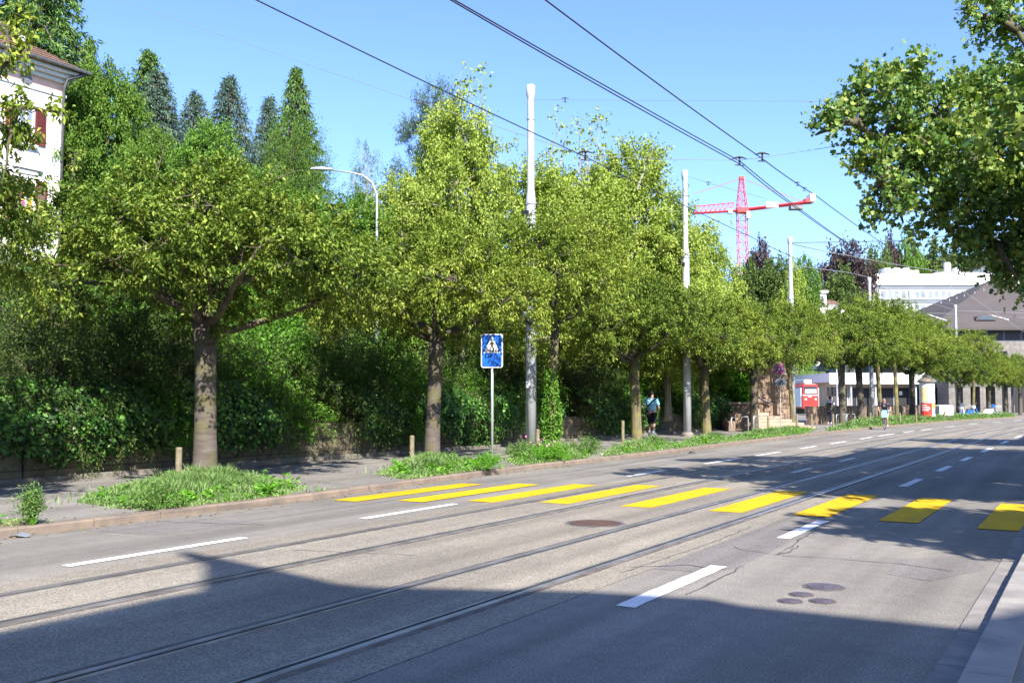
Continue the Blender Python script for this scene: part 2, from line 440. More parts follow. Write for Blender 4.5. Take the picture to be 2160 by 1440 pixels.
def blob_twigs(blobs, n, rs, shell=0.45, outb=0.9, upd=0.25):
    """twig starts and directions spread through a set of ellipsoids (x,y,z,rx,rz), denser near the skin"""
    w = np.array([b[3] ** 2 * 1.0 for b in blobs]); w /= w.sum()
    idx = rs.choice(len(blobs), n, p=w)
    B = np.array(blobs)[idx]
    U = nrm(rs.normal(size=(n, 3)))
    r = (shell + (1 - shell) * rs.random(n) ** 0.7)[:, None]
    R3 = np.stack([B[:, 3], B[:, 3], B[:, 4]], 1)
    P = B[:, :3] + U * R3 * r
    D = U * outb + rs.normal(size=(n, 3)) * 0.35; D[:, 2] += upd
    return P, nrm(D), B


def merge_geo(gs):
    Vs = []; Ts = []; k = 0
    for V, T in gs:
        Vs.append(V); Ts.append(T + k); k += len(V)
    return np.concatenate(Vs), np.concatenate(Ts)


def limb_path(p0, p1, rs, n=5, sag=0.0, wob=0.12):
    p0 = np.array(p0, float); p1 = np.array(p1, float); L = np.linalg.norm(p1 - p0)
    out = []
    for i in range(n + 1):
        s = i / n
        q = p0 * (1 - s) + p1 * s
        q = q + np.array([0, 0, 1]) * math.sin(pi * s) * L * sag
        if 0 < i < n: q = q + rs.normal(size=3) * wob * L / n
        out.append(tuple(q))
    return out


def tree(name, label, cat, blobs, trunk_r, fork_z, seed, nt_, per, tl, L, W, leafm, barkm, loc=(0, 0, 0), group=None, shape='kite',
         droop=0.35, spread=0.09, shell=0.45, twigs=90, lean=(0, 0), upb=0.6, down=0.4, nlimb=6, extra=None):
    rs = np.random.RandomState(seed)
    root = empty(name, loc, 0, label, cat, group)
    mb = MB()
    bx, by = lean
    base = [(0, 0, -0.3), (bx * 0.1, by * 0.1, 0.12), (bx * 0.3, by * 0.3, fork_z * 0.35), (bx * 0.7, by * 0.7, fork_z * 0.7), (bx, by, fork_z)]
    mb.tube(base, [trunk_r * 1.4, trunk_r * 1.12, trunk_r * 0.97, trunk_r * 0.93, trunk_r * 1.04], 14)
    mb.build('trunk', barkm, root, smooth=True); mb = MB()
    order = sorted(range(len(blobs)), key=lambda i: -blobs[i][3])
    tips = [np.array(blobs[i][:3]) for i in order]
    limbs = []
    for i, tp in enumerate(tips):
        if i < nlimb or not limbs:
            st = np.array([bx + rs.normal() * trunk_r * 0.3, by + rs.normal() * trunk_r * 0.3, fork_z - 0.15]); r0 = trunk_r * 0.5
        else:
            c = min(limbs, key=lambda lp: np.linalg.norm(np.array(lp[3]) - tp)); st = np.array(c[3]); r0 = trunk_r * 0.28
        pth = limb_path(st, tp, rs, 5, -0.06 if tp[2] > st[2] + 0.6 else 0.02)
        mb.tube(pth, [r0 * (1 - 0.8 * j / 5) for j in range(6)], 7); limbs.append(pth)
    P, D, B = blob_twigs(blobs, nt_, rs, shell)
    for i in rs.choice(nt_, min(twigs, nt_), replace=False):
        c = B[i, :3]; e = P[i] + D[i] * tl * 0.9; e = e - np.array([0, 0, droop * tl * 0.6])
        mb.tube(limb_path(c, e, rs, 4, 0.04, 0.25), [trunk_r * 0.10, trunk_r * 0.08, trunk_r * 0.055, trunk_r * 0.035, trunk_r * 0.02], 4, False)
    mb.build('branches', MT['dbark'] if barkm is not MT['sbark'] else barkm, root, smooth=True)
    gs = [twig_leaves(P, D, tl, per, spread, L, W, rs, droop, shape, upb, down)]
    if extra: gs += extra(rs)
    V, T = merge_geo(gs)
    link('crown', np_mesh('crown', V, T, leafm), root)
    return root


def umbrella_blobs(rs, R=2.5, z0=3.9, zh=1.6, n=16, br=1.05):
    bl = [(0, 0, z0 + 0.5, R * 0.6, zh * 0.62)]
    for i in range(n):
        a = 2 * pi * (i * 0.381966) + rs.normal() * 0.25
        q = math.sqrt((i + 0.6) / n)
        r = R * q * rs.uniform(0.85, 1.1)
        z = z0 + zh * (1 - q ** 1.6) + rs.uniform(-0.25, 0.35)
        bl.append((r * math.cos(a), r * math.sin(a), z, br * rs.uniform(0.75, 1.2), br * rs.uniform(0.55, 0.85)))
    return bl


def dome_blobs(rs, R, z0, z1, n, br, narrow=0.75):
    bl = []
    for i in range(n):
        q = (i + 0.5) / n
        z = z0 + (z1 - z0) * q
        rr = R * math.sin(pi * min(1, 0.14 + q * 0.84)) ** narrow
        a = i * 2.399963 + rs.normal() * 0.3
        r = max(0.0, rr - br * 0.7) * rs.uniform(0.65, 1.05)
        bl.append((r * math.cos(a), r * math.sin(a), z, br * rs.uniform(0.7, 1.25), br * rs.uniform(0.6, 0.95)))
    bl.append((0, 0, (z0 + z1) / 2, R * 0.55, (z1 - z0) * 0.36))
    return bl


def set_mat(root, part, mat):
    for ch in root.children:
        if ch.name.startswith(part):
            ch.material_slots[0].link = 'OBJECT'; ch.material_slots[0].material = mat


def place(proto, loc, rz, sc, label, group=None, first=[], leafm=None, barkm=None, name=None):
    if proto not in first:
        first.append(proto); o = proto
    else: o = copy_tree(proto)
    if name: o.name = name
    o.location = loc; o.rotation_euler = (0, 0, rz); o.scale = sc if isinstance(sc, (tuple, list)) else (sc, sc, sc)
    o['label'] = label
    if group: o['group'] = group
    for part, m_ in (('crown', leafm), ('trunk', barkm)):
        for ch in o.children:
            if ch.name.startswith(part):
                ch.material_slots[0].link = 'OBJECT'; ch.material_slots[0].material = m_ or ch.data.materials[0]
    return o


# ------------------------------------------------------------------ ground, road, pavements
def sheet(name, d0, d1, t0, t1, z, mat, step=2.0, kind='structure'):
    """strip between lateral distances d0(t) and d1(t)"""
    f0 = d0 if callable(d0) else (lambda t: d0 - shift(t)); f1 = d1 if callable(d1) else (lambda t: d1 - shift(t))
    n = max(2, int((t1 - t0) / step) + 1); mb = MB(); v = []
    for i in range(n):
        t = t0 + (t1 - t0) * i / (n - 1)
        v += [(-f0(t), t, z), (-f1(t), t, z)]
    mb.add(v, [(2 * i + 1, 2 * i, 2 * i + 2, 2 * i + 3) for i in range(n - 1)])
    o = mb.build(name, mat)
    return tag(o, kind=kind)


g = MB().add([(-3000, -3000, -0.10), (3000, -3000, -0.10), (3000, 3000, -0.10), (-3000, 3000, -0.10)], [(0, 1, 2, 3)]).build('ground', MT['lawn'])
tag(g, kind='structure')
sheet('road', lambda t: kerb_d(t) + 0.05, 0.60, -40, 260, 0.0, MT['road'])
sheet('track_bed', 8.35, 3.72, -40, 250, 0.004, MT['track'])
sheet('pavement', lambda t: kerb_d(t) + 0.15, lambda t: 21.0 - shift(t) * 1.0, -40, 250, 0.10, MT['walk'])
sheet('pavement_near_side', 0.46, -9.0, -40, 200, 0.098, MT['walk'])


def rails():
    for k, (outer, inner) in enumerate(((7.78, 6.78), (5.17, 4.17))):
        seal = MB(); steel = MB(); gr = MB()

        def strip(mb, d0, d1, z0, z1, t0=-30, t1=200, step=2.0):
            n = int((t1 - t0) / step) + 1; v = []
            for i in range(n):
                t = t0 + (t1 - t0) * i / (n - 1); s = shift(t)
                v += [(-(d0 - s), t, z0), (-(d0 - s), t, z1), (-(d1 - s), t, z1), (-(d1 - s), t, z0)]
            f = []
            for i in range(n - 1):
                a = 4 * i
                for q in range(3): f.append((a + q, a + q + 1, a + q + 5, a + q + 4))
            mb.add(v, f)
        for d, sgn in ((outer, -1), (inner, 1)):
            strip(seal, d - 0.085, d + 0.105, 0.002, 0.008)
            strip(steel, d - 0.028, d + 0.028, 0.0, 0.016)
            strip(gr, d + sgn * 0.030 - 0.0, d + sgn * 0.072, 0.0, 0.011)
            strip(steel, d + sgn * 0.074, d + sgn * 0.094, 0.0, 0.015)
        root = steel.build('tram_rails', MT['steel']); tag(root, kind='structure')
        seal.build('joint_filler', MT['seal'], root)
        gr.build('groove', MT['groove'], root)


rails()


def kerbs():
    rs = random.Random(3)
    mb = MB()
    t = -20.0
    while t < 150:
        ln = 1.0 if t < 60 else 3.0
        t1 = t + ln - 0.012
        a, b = kerb_d(t), kerb_d(t1)

        def top(tt):
            return 0.104 - 0.004 * math.exp(-((tt - 15.5) / 2.6) ** 4)
        za, zb = top(t) + rs.uniform(-.003, .003), top(t1) + rs.uniform(-.003, .003)
        v = []
        for tt, dd, z in ((t, a, za), (t1, b, zb)):
            v += [(-dd, tt, -0.05), (-dd + 0.0, tt, z - 0.02), (-dd - 0.02, tt, z), (-dd - 0.16, tt, z + 0.002), (-dd - 0.16, tt, -0.05)]
        mb.add(v, [(i, i + 1, i + 6, i + 5) for i in range(4)] + [(0, 4, 3, 2, 1), (5, 6, 7, 8, 9)])
        t += ln
    tag(mb.build('kerb', MT['kerb']), kind='structure')
    # near side: flat gutter slabs and a wide kerb stone
    mb = MB(); gb = MB(); t = -6.0
    while t < 60:
        mb.box(-0.70 + shift(t), -0.455 + shift(t), t, t + 0.99, -0.05, 0.112 + rs.uniform(-.003, .003))
        t += 1.0
    t = -6.0
    while t < 60:
        gb.box(-0.90 + shift(t), -0.715 + shift(t), t, t + 0.49, -0.05, 0.012 + rs.uniform(-.002, .002))
        t += 0.5
    tag(mb.build('kerb_near_side', MT['kerb2'], bevel=0.008), kind='structure')
    tag(gb.build('gutter', MT['gutter'], bevel=0.004), kind='structure')


kerbs()


def flat_poly(mb, pts, z):
    k = len(mb.v); mb.v += [(p[0], p[1], z) for p in pts]; mb.f.append(tuple(range(k, k + len(pts))))


def worn_strip(mb, d0, d1, t0, t1, z, rs, step=0.12, j=0.006):
    n = max(2, int((t1 - t0) / step)); v = []
    for i in range(n + 1):
        t = t0 + (t1 - t0) * i / n; s = shift(t)
        v += [(-(d0 - s) + rs.uniform(-j, j), t, z), (-(d1 - s) + rs.uniform(-j, j), t, z)]
    mb.add(v, [(2 * i + 1, 2 * i, 2 * i + 2, 2 * i + 3) for i in range(n)])


def crosswalk():
    rs = random.Random(5); mb = MB()
    # corners of each bar read off the photograph: near-left, near-right, far-right, far-left
    bars = [[(703, 1056), (757, 1058), (1018, 1021), (965, 1020)], [(836, 1057), (899, 1059), (1140, 1022), (1085, 1020)],
            [(980, 1058), (1055, 1060), (1262, 1023), (1200, 1021)], [(1137, 1061), (1222, 1064), (1394, 1025), (1322, 1022)],
            [(1306, 1068), (1381, 1072), (1548, 1032), (1478, 1028)], [(1491, 1077), (1567, 1083), (1711, 1040), (1640, 1034)],
            [(1671, 1087), (1749, 1091), (1856, 1046), (1785, 1042)], [(1852, 1099), (1932, 1103), (2014, 1055), (1942, 1050)],
            [(2044, 1113), (2131, 1121), (2210, 1068), (2122, 1062)]]
    for b in bars:
        c = [G(x, y, 0) for x, y in b]
        x0 = (c[0].x + c[3].x) / 2; x1 = (c[1].x + c[2].x) / 2
        t0 = (c[0].y + c[1].y) / 2; t1 = (c[2].y + c[3].y) / 2
        w = 0.5; xm = (x0 + x1) / 2
        worn_strip(mb, -(xm - w / 2), -(xm + w / 2), t0, t1, 0.0095, rs, 0.15, 0.008)
        # the bars stop at the rails; the steel and its filler lie a little higher than the paint
    tag(mb.build('crosswalk_bars', MT['yellow']), kind='structure')


crosswalk()


def lane_lines():
    rs = random.Random(6); mb = MB()
    # far lane edge dashes
    for (xa, ya, xb, yb) in ((120, 1192, 515, 1134), (748, 1093, 962, 1063)):
        a = G(xa, ya); b = G(xb, yb)
        worn_strip(mb, 8.70, 8.56, a.y, b.y, 0.0075, rs)
    for (xa, ya, xb, yb) in ((1313, 1004, 1400, 992), (1478, 978, 1548, 967), (1597, 961, 1648, 953), (1684, 946, 1727, 941), (1755, 936, 1790, 931), (1813, 926, 1840, 922), (1862, 920, 1890, 915), (1905, 912, 1925, 909), (1940, 907, 1960, 904)):
        a = G(xa, ya); b = G(xb, yb)
        worn_strip(mb, 8.72, 8.58, a.y, b.y, 0.0075, rs, 0.5)
    t = G(1960, 904).y + 4
    while t < 120:
        worn_strip(mb, 8.72, 8.58, t, t + 3, 0.0075, rs, 1); t += 8
    # near lane dashes
    for (xa, ya, xb, yb) in ((1288, 1276, 1495, 1192), (1635, 1134, 1728, 1098), (1905, 1026, 1942, 1010), (1982, 994, 2008, 983), (2037, 972, 2052, 964)):
        a = G(xa, ya); b = G(xb, yb)
        worn_strip(mb, 3.30, 3.14, a.y, b.y, 0.0055, rs)
    t = G(2052, 964).y + 3.2
    while t < 120:
        worn_strip(mb, 3.30, 3.14, t, t + 3, 0.0055, rs, 1); t += 7
    # faint dashes between the tracks
    for (xa, ya, xb, yb) in ((1660, 992, 1725, 992), (1758, 969, 1815, 970)):
        a = G(xa, ya); b = G(xb, yb); m = (a + b) / 2
        worn_strip(mb, -m.x + 0.05, -m.x - 0.05, m.y - 0.9, m.y + 0.9, 0.0075, rs)
    tag(mb.build('lane_lines', MT['white']), kind='structure')
    # tar filled cracks, following the photograph
    cb = MB()
    lines = [[(1310, 1208), (1360, 1192), (1430, 1170), (1500, 1145), (1545, 1128), (1592, 1108)],
             [(1545, 1152), (1552, 1157), (1600, 1164), (1640, 1170), (1670, 1150), (1700, 1130), (1732, 1112)],
             [(1640, 1170), (1665, 1165), (1690, 1148)], [(1450, 1254), (1500, 1230), (1560, 1196), (1580, 1193)],
             [(1330, 1197), (1450, 1192), (1560, 1205)], [(1650, 1172), (1760, 1178), (1900, 1190), (2040, 1208)],
             [(1160, 1100), (1230, 1101), (1330, 1102)], [(1100, 1080), (1190, 1088)], [(330, 1100), (430, 1103), (575, 1107)],
             [(1860, 1105), (1920, 1092), (1990, 1060)], [(1560, 1070), (1620, 1050), (1860, 1040)], [(620, 1160), (760, 1166), (900, 1172)],
             [(560, 1010), (700, 1032), (820, 1040)]]
    r2 = random.Random(9)
    for ln in lines:
        pts = []
        for a, b in zip(ln[:-1], ln[1:]):
            A0 = G(*a); B0 = G(*b); n = max(2, int((B0 - A0).length / 0.12))
            for i in range(n): pts.append(A0.lerp(B0, i / n) + Vector((r2.gauss(0, .012), r2.gauss(0, .012), 0)))
        w = 0.008
        v = []
        for i, p in enumerate(pts):
            dd = pts[min(i + 1, len(pts) - 1)] - pts[max(0, i - 1)]; nn = Vector((-dd.y, dd.x, 0)).normalized()
            ww = w * r2.uniform(0.4, 1.5)
            v += [tuple(p + nn * ww), tuple(p - nn * ww)]
        z = 0.0062 if ln[0][0] != 560 else 0.104
        v = [(x, y, z) for x, y, _ in v]
        cb.add(v, [(2 * i, 2 * i + 1, 2 * i + 3, 2 * i + 2) for i in range(len(pts) - 1)])
    tag(cb.build('tar_cracks', MT['crack']), kind='structure')


lane_lines()


def covers():
    for (px, py, r, lab) in ((1255, 1104, 0.35, 'large round rusty manhole cover between the tram tracks'),
                             (1738, 1238, 0.155, 'largest of the small blue-grey valve covers in the near lane'),
                             (1690, 1254, 0.09, 'small valve cover just left of the largest one in the near lane'),
                             (1667, 1268, 0.09, 'leftmost small valve cover in the near lane'),
                             (1735, 1268, 0.095, 'small valve cover in front of the largest one in the near lane')):
        p = G(px, py); root = empty('manhole_cover', (p.x, p.y, 0), 0.3, lab, 'manhole cover', None if r > .3 else 'small valve covers in the near lane')
        MB().lathe([(r * 1.18, -0.02), (r * 1.18, 0.0065)], 9).build('tar_surround', MT['seal'], root)
        MB().lathe([(r, -0.02), (r, 0.010), (r * 0.93, 0.010), (r * 0.92, 0.007)], 36).build('frame', MT['iron'], root)
        m = MB().lathe([(r * 0.91, -0.02), (r * 0.91, 0.0115)], 36)
        if r > .3:
            for i in range(-4, 5):
                w = math.sqrt(max(0, (r * 0.86) ** 2 - (i * r * 0.19) ** 2))
                m.box(-w, w, i * r * 0.19 - 0.01, i * r * 0.19 + 0.01, 0.0116, 0.016)
        else:
            m.box(-r * 0.6, r * 0.6, -0.008, 0.008, 0.0116, 0.015); m.box(-0.008, 0.008, -r * 0.6, r * 0.6, 0.0116, 0.014)
        m.build('lid', MT['iron'] if r < .3 else MT['rusty'], root)


covers()

# ------------------------------------------------------------------ bank behind the pavement
WD = 17.0


def bank_z(d):
    return float(np.interp(d, [WD, WD + 0.4, 22, 30, 60, 120], [0.95, 1.0, 2.4, 4.2, 7.0, 12.0]))


def bank():
    v = []; f = []
    ds = [WD + 0.1, WD + 0.4, 18.5, 20, 22, 25, 30, 36, 45, 60, 90, 120]; ts = list(range(-60, 57, 3))
    rs = random.Random(1)
    for t in ts:
        for d in ds: v.append((-d, t, bank_z(d) + rs.uniform(-.08, .08)))
    n = len(ds)
    for i in range(len(ts) - 1):
        for j in range(n - 1): f.append((i * n + j, (i + 1) * n + j, (i + 1) * n + j + 1, i * n + j + 1))
    # end face of the terrain towards the steps
    k = len(v)
    for d in ds: v.append((-d, 54, -0.05))
    i = len(ts) - 1
    for j in range(n - 1): f.append((i * n + j, k + j, k + j + 1, i * n + j + 1))
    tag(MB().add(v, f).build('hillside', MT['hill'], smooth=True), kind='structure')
    # stone retaining wall
    root = empty('retaining_wall', (-WD, 0, 0), 0, 'low mossy stone retaining wall under the ivy behind the pavement', 'wall')
    m = MB(); r = random.Random(2); t = -30.0
    while t < 51:
        ln = r.uniform(1.2, 2.4); h = 0.98 + r.uniform(-.05, .05)
        m.box(-0.35, r.uniform(-.02, .02), t, min(51, t + ln - 0.015), 0.0, h); t += ln
    m.build('wall_blocks', MT['wallstone'], root, bevel=0.02)
    m = MB(); t = -30.0
    while t < 51:
        m.box(0.03, 0.16 + r.uniform(-.01, .01), t, t + 1.98, 0.0, 0.20 + r.uniform(-.02, .02)); t += 2.0
    m.build('footing', MT['concrete'], root, bevel=0.02)


bank()


def ivy():
    rs = np.random.RandomState(11); n = 52000
    t = rs.uniform(-6, 51, n)
    lowline = 0.50 - 0.30 * np.sin(t * 0.9) * np.sin(t * 0.37 + 1) + rs.normal(size=n) * 0.07
    lowline += np.where((t > 10) & (t < 18), 0.18, 0)
    u = rs.random(n)
    keep = (np.sin(t * 0.55 + 0.4) + 0.6 * np.sin(t * 1.3) + 0.5 * rs.normal(size=n) * 0.5) > -0.35
    t = t[keep]; lowline = lowline[keep]; u = u[keep]; n = len(t)
    # runs up the wall face and over its shoulder onto the bank
    z = lowline + u * (2.1 - lowline)
    bul = 0.30 * np.clip(np.sin(t * 1.7) * 0.5 + 0.6 + 0.3 * np.sin(t * 4.1 + z * 3), 0, 2)
    prof = np.interp(z, [0.3, 0.8, 1.2, 1.7, 2.2], [0.08, 0.28, 0.45, 0.10, -0.8])
    x = -WD + prof + bul * np.clip((z - 0.3), 0, 1) + rs.normal(size=n) * 0.05
    P = np.stack([x, t, z], 1)
    D = np.stack([0.25 + rs.normal(size=n) * 0.25, rs.normal(size=n) * 0.6, -0.8 + rs.normal(size=n) * 0.4], 1)
    L = rs.uniform(0.04, 0.11, n)
    D = nrm(D)
    N = np.array([1.0, -0.2, 0.55]) + rs.normal(size=(n, 3)) * 0.45
    S = nrm(np.cross(D, N)); N = nrm(np.cross(S, D)); L = L[:, None]; W = L * 1.05
    q = [(0, 0), (0.15, 0.48), (0.62, 0.30), (1.0, 0), (0.62, -0.30), (0.15, -0.48)]
    V = np.stack([P + D * L * a + S * W * b + N * W * abs(b) * 0.15 for a, b in q], 1).reshape(-1, 3)
    b = (np.arange(n) * 6)[:, None]
    T = np.concatenate([b + [[0, 1, 2]], b + [[0, 2, 3]], b + [[0, 3, 4]], b + [[0, 4, 5]]], 1).reshape(-1, 3)
    o = link('ivy', np_mesh('ivy', V, T, MT['ivy']))
    tag(o, 'glossy dark green ivy hanging over the low stone wall', 'ivy', kind='stuff')


ivy()


def make_shrub(kind, seed):
    rs = np.random.RandomState(seed)
    if kind == 'feathery':
        bl = [(0.2, 0, 1.0, 1.1, 0.85), (0.7, 0.7, 0.9, 0.75, 0.6), (0.7, -0.7, 1.0, 0.75, 0.6), (0, 0, 1.7, 0.8, 0.6), (-0.5, 0.5, 1.3, 0.9, 0.7)]
        o = tree('feathery_shrub', 'x', 'shrub', bl, 0.07, 0.4, seed, 260, 62, 0.85, 0.075, 0.018, MT['juniper'], MT['dbark'], spread=0.06, droop=0.55, twigs=110, shell=0.6, down=0.6)
    else:
        bl = [(0.2, 0, 0.9, 1.05, 0.8), (0.6, 0.7, 0.8, 0.7, 0.6), (0.6, -0.7, 1.0, 0.7, 0.6), (0, 0, 1.5, 0.8, 0.55), (-0.4, -0.4, 1.3, 0.8, 0.7)]
        o = tree('leafy_shrub', 'x', 'shrub', bl, 0.05, 0.3, seed, 330, 42, 0.4, 0.07, 0.04, MT['shrub'], MT['dbark'], spread=0.07, droop=0.25, twigs=60, shell=0.5)
    return o


def shrubs():
    protos = {'feathery': [make_shrub('feathery', 21), make_shrub('feathery', 22)], 'leafy': [make_shrub('leafy', 23), make_shrub('leafy', 24)]}
    r = random.Random(4)
    # (column in the photo, distance left of the camera, scale, kind, how it is told apart)
    spots = [(-60, 18.2, 1.25, 'feathery', 'dark arching shrub at the left edge above the ivy'),
             (110, 18.6, 1.45, 'feathery', 'big dark drooping shrub under the pink house'),
             (260, 18.3, 1.35, 'feathery', 'dark drooping shrub left of the nearest street tree'),
             (390, 18.8, 1.2, 'feathery', 'dark shrub right behind the nearest street tree trunk'),
             (500, 18.0, 1.0, 'leafy', 'bright leafy shrub just right of the nearest street tree trunk'),
             (560, 19.2, 1.5, 'leafy', 'tall bright shrub behind, right of the nearest street tree trunk'),
             (620, 18.3, 1.15, 'feathery', 'dark brownish shrub midway between the two nearest trunks'),
             (720, 18.6, 1.3, 'feathery', 'dark shrub left of the second street tree trunk'),
             (800, 18.2, 1.15, 'leafy', 'low leafy shrub just left of the second street tree'),
             (880, 18.8, 1.35, 'feathery', 'dark shrub behind the second street tree trunk'),
             (960, 18.1, 1.05, 'leafy', 'green shrub between second street tree and crossing sign'),
             (1040, 18.8, 1.35, 'feathery', 'feathery dark shrub behind the crossing sign'),
             (1100, 18.3, 1.1, 'leafy', 'leafy shrub directly behind the first white pole'),
             (1190, 18.5, 1.3, 'feathery', 'pale feathery shrub right of the slim ivy-clad trunk'),
             (1250, 18.1, 1.2, 'feathery', 'sunlit feathery shrub left of the mossy trunk'),
             (1300, 18.4, 1.2, 'leafy', 'leafy shrub just left of the mossy trunk'),
             (1360, 18.8, 1.35, 'leafy', 'green shrub behind the walker in the blue shirt'),
             (1410, 18.2, 1.15, 'feathery', 'yellowish feathery shrub just right of the walker'),
             (1460, 18.6, 1.25, 'leafy', 'green shrub behind the second white pole'),
             (1505, 18.3, 1.2, 'leafy', 'dark green shrub left of the sandstone wall')]
    k = {'feathery': 0, 'leafy': 0}
    for px, d, s, kind, lab in spots:
        i = k[kind]; k[kind] += 1
        w = at_d(px, d)
        place(protos[kind][i % 2], (w.x, w.y, bank_z(d) - 0.55), r.uniform(-0.5, 0.5), (s, s, s * r.uniform(0.95, 1.15)), lab, 'shrubs on the bank above the ivy wall')
    for i, (px, kind, lab) in enumerate(((185, 'feathery', 'low feathery plants spilling over the wall below the big drooping shrub'),
                                         (330, 'leafy', 'small bush spilling over the wall left of the short post'),
                                         (530, 'feathery', 'pale feathery plants over the wall right of the nearest trunk'),
                                         (585, 'leafy', 'sunlit small bush over the wall right of the nearest trunk'),
                                         (760, 'feathery', 'low feathery plants over the wall left of the second trunk'),
                                         (850, 'leafy', 'sunlit small bush over the wall touching the second trunk'),
                                         (990, 'feathery', 'low feathery plants over the wall left of the crossing sign'),
                                         (1075, 'leafy', 'small bush over the wall between crossing sign and white pole'),
                                         (1225, 'feathery', 'low feathery plants over the wall right of the slim trunk'),
                                         (1290, 'leafy', 'small bush over the wall near the mossy trunk'),
                                         (1425, 'feathery', 'low feathery plants over the wall left of the second white pole'))):
        j = k[kind]; k[kind] += 1
        w = at_d(px, 17.35)
        place(protos[kind][j % 2], (w.x, w.y, 0.45), r.uniform(-3, 3), (0.75, 0.85, 0.8), lab, 'low plants spilling over the wall')
    # second, higher row that fills the slope behind
    for i, px in enumerate((-40, 90, 215, 340, 470, 600, 690, 780, 860, 950, 1030, 1120, 1210, 1290, 1370, 1440)):
        kind = 'leafy' if i % 3 else 'feathery'
        d = 21.5 + (i % 2); w = at_d(px, d)
        j = k[kind]; k[kind] += 1
        where = ['left edge of the picture', 'pink house', 'gap left of the nearest trunk', 'crown of the nearest street tree', 'nearest trunk, on its right', 'gap between the two nearest trunks',
                 'hanging leaves of the second tree', 'street lamp', 'second trunk, on its left', 'second trunk, on its right', 'blue crossing sign', 'first white pole', 'slim ivy-clad trunk', 'mossy trunk, on its left',
                 'walking man', 'second white pole'][i]
        place(protos[kind][j % 2], (w.x, w.y, bank_z(d) - 0.5), r.uniform(-3, 3), (1.6, 1.6, 1.55), 'higher shrub up the bank behind the ' + where, 'shrubs higher up the bank')


shrubs()

# ------------------------------------------------------------------ street trees
CH_SPOTS = []


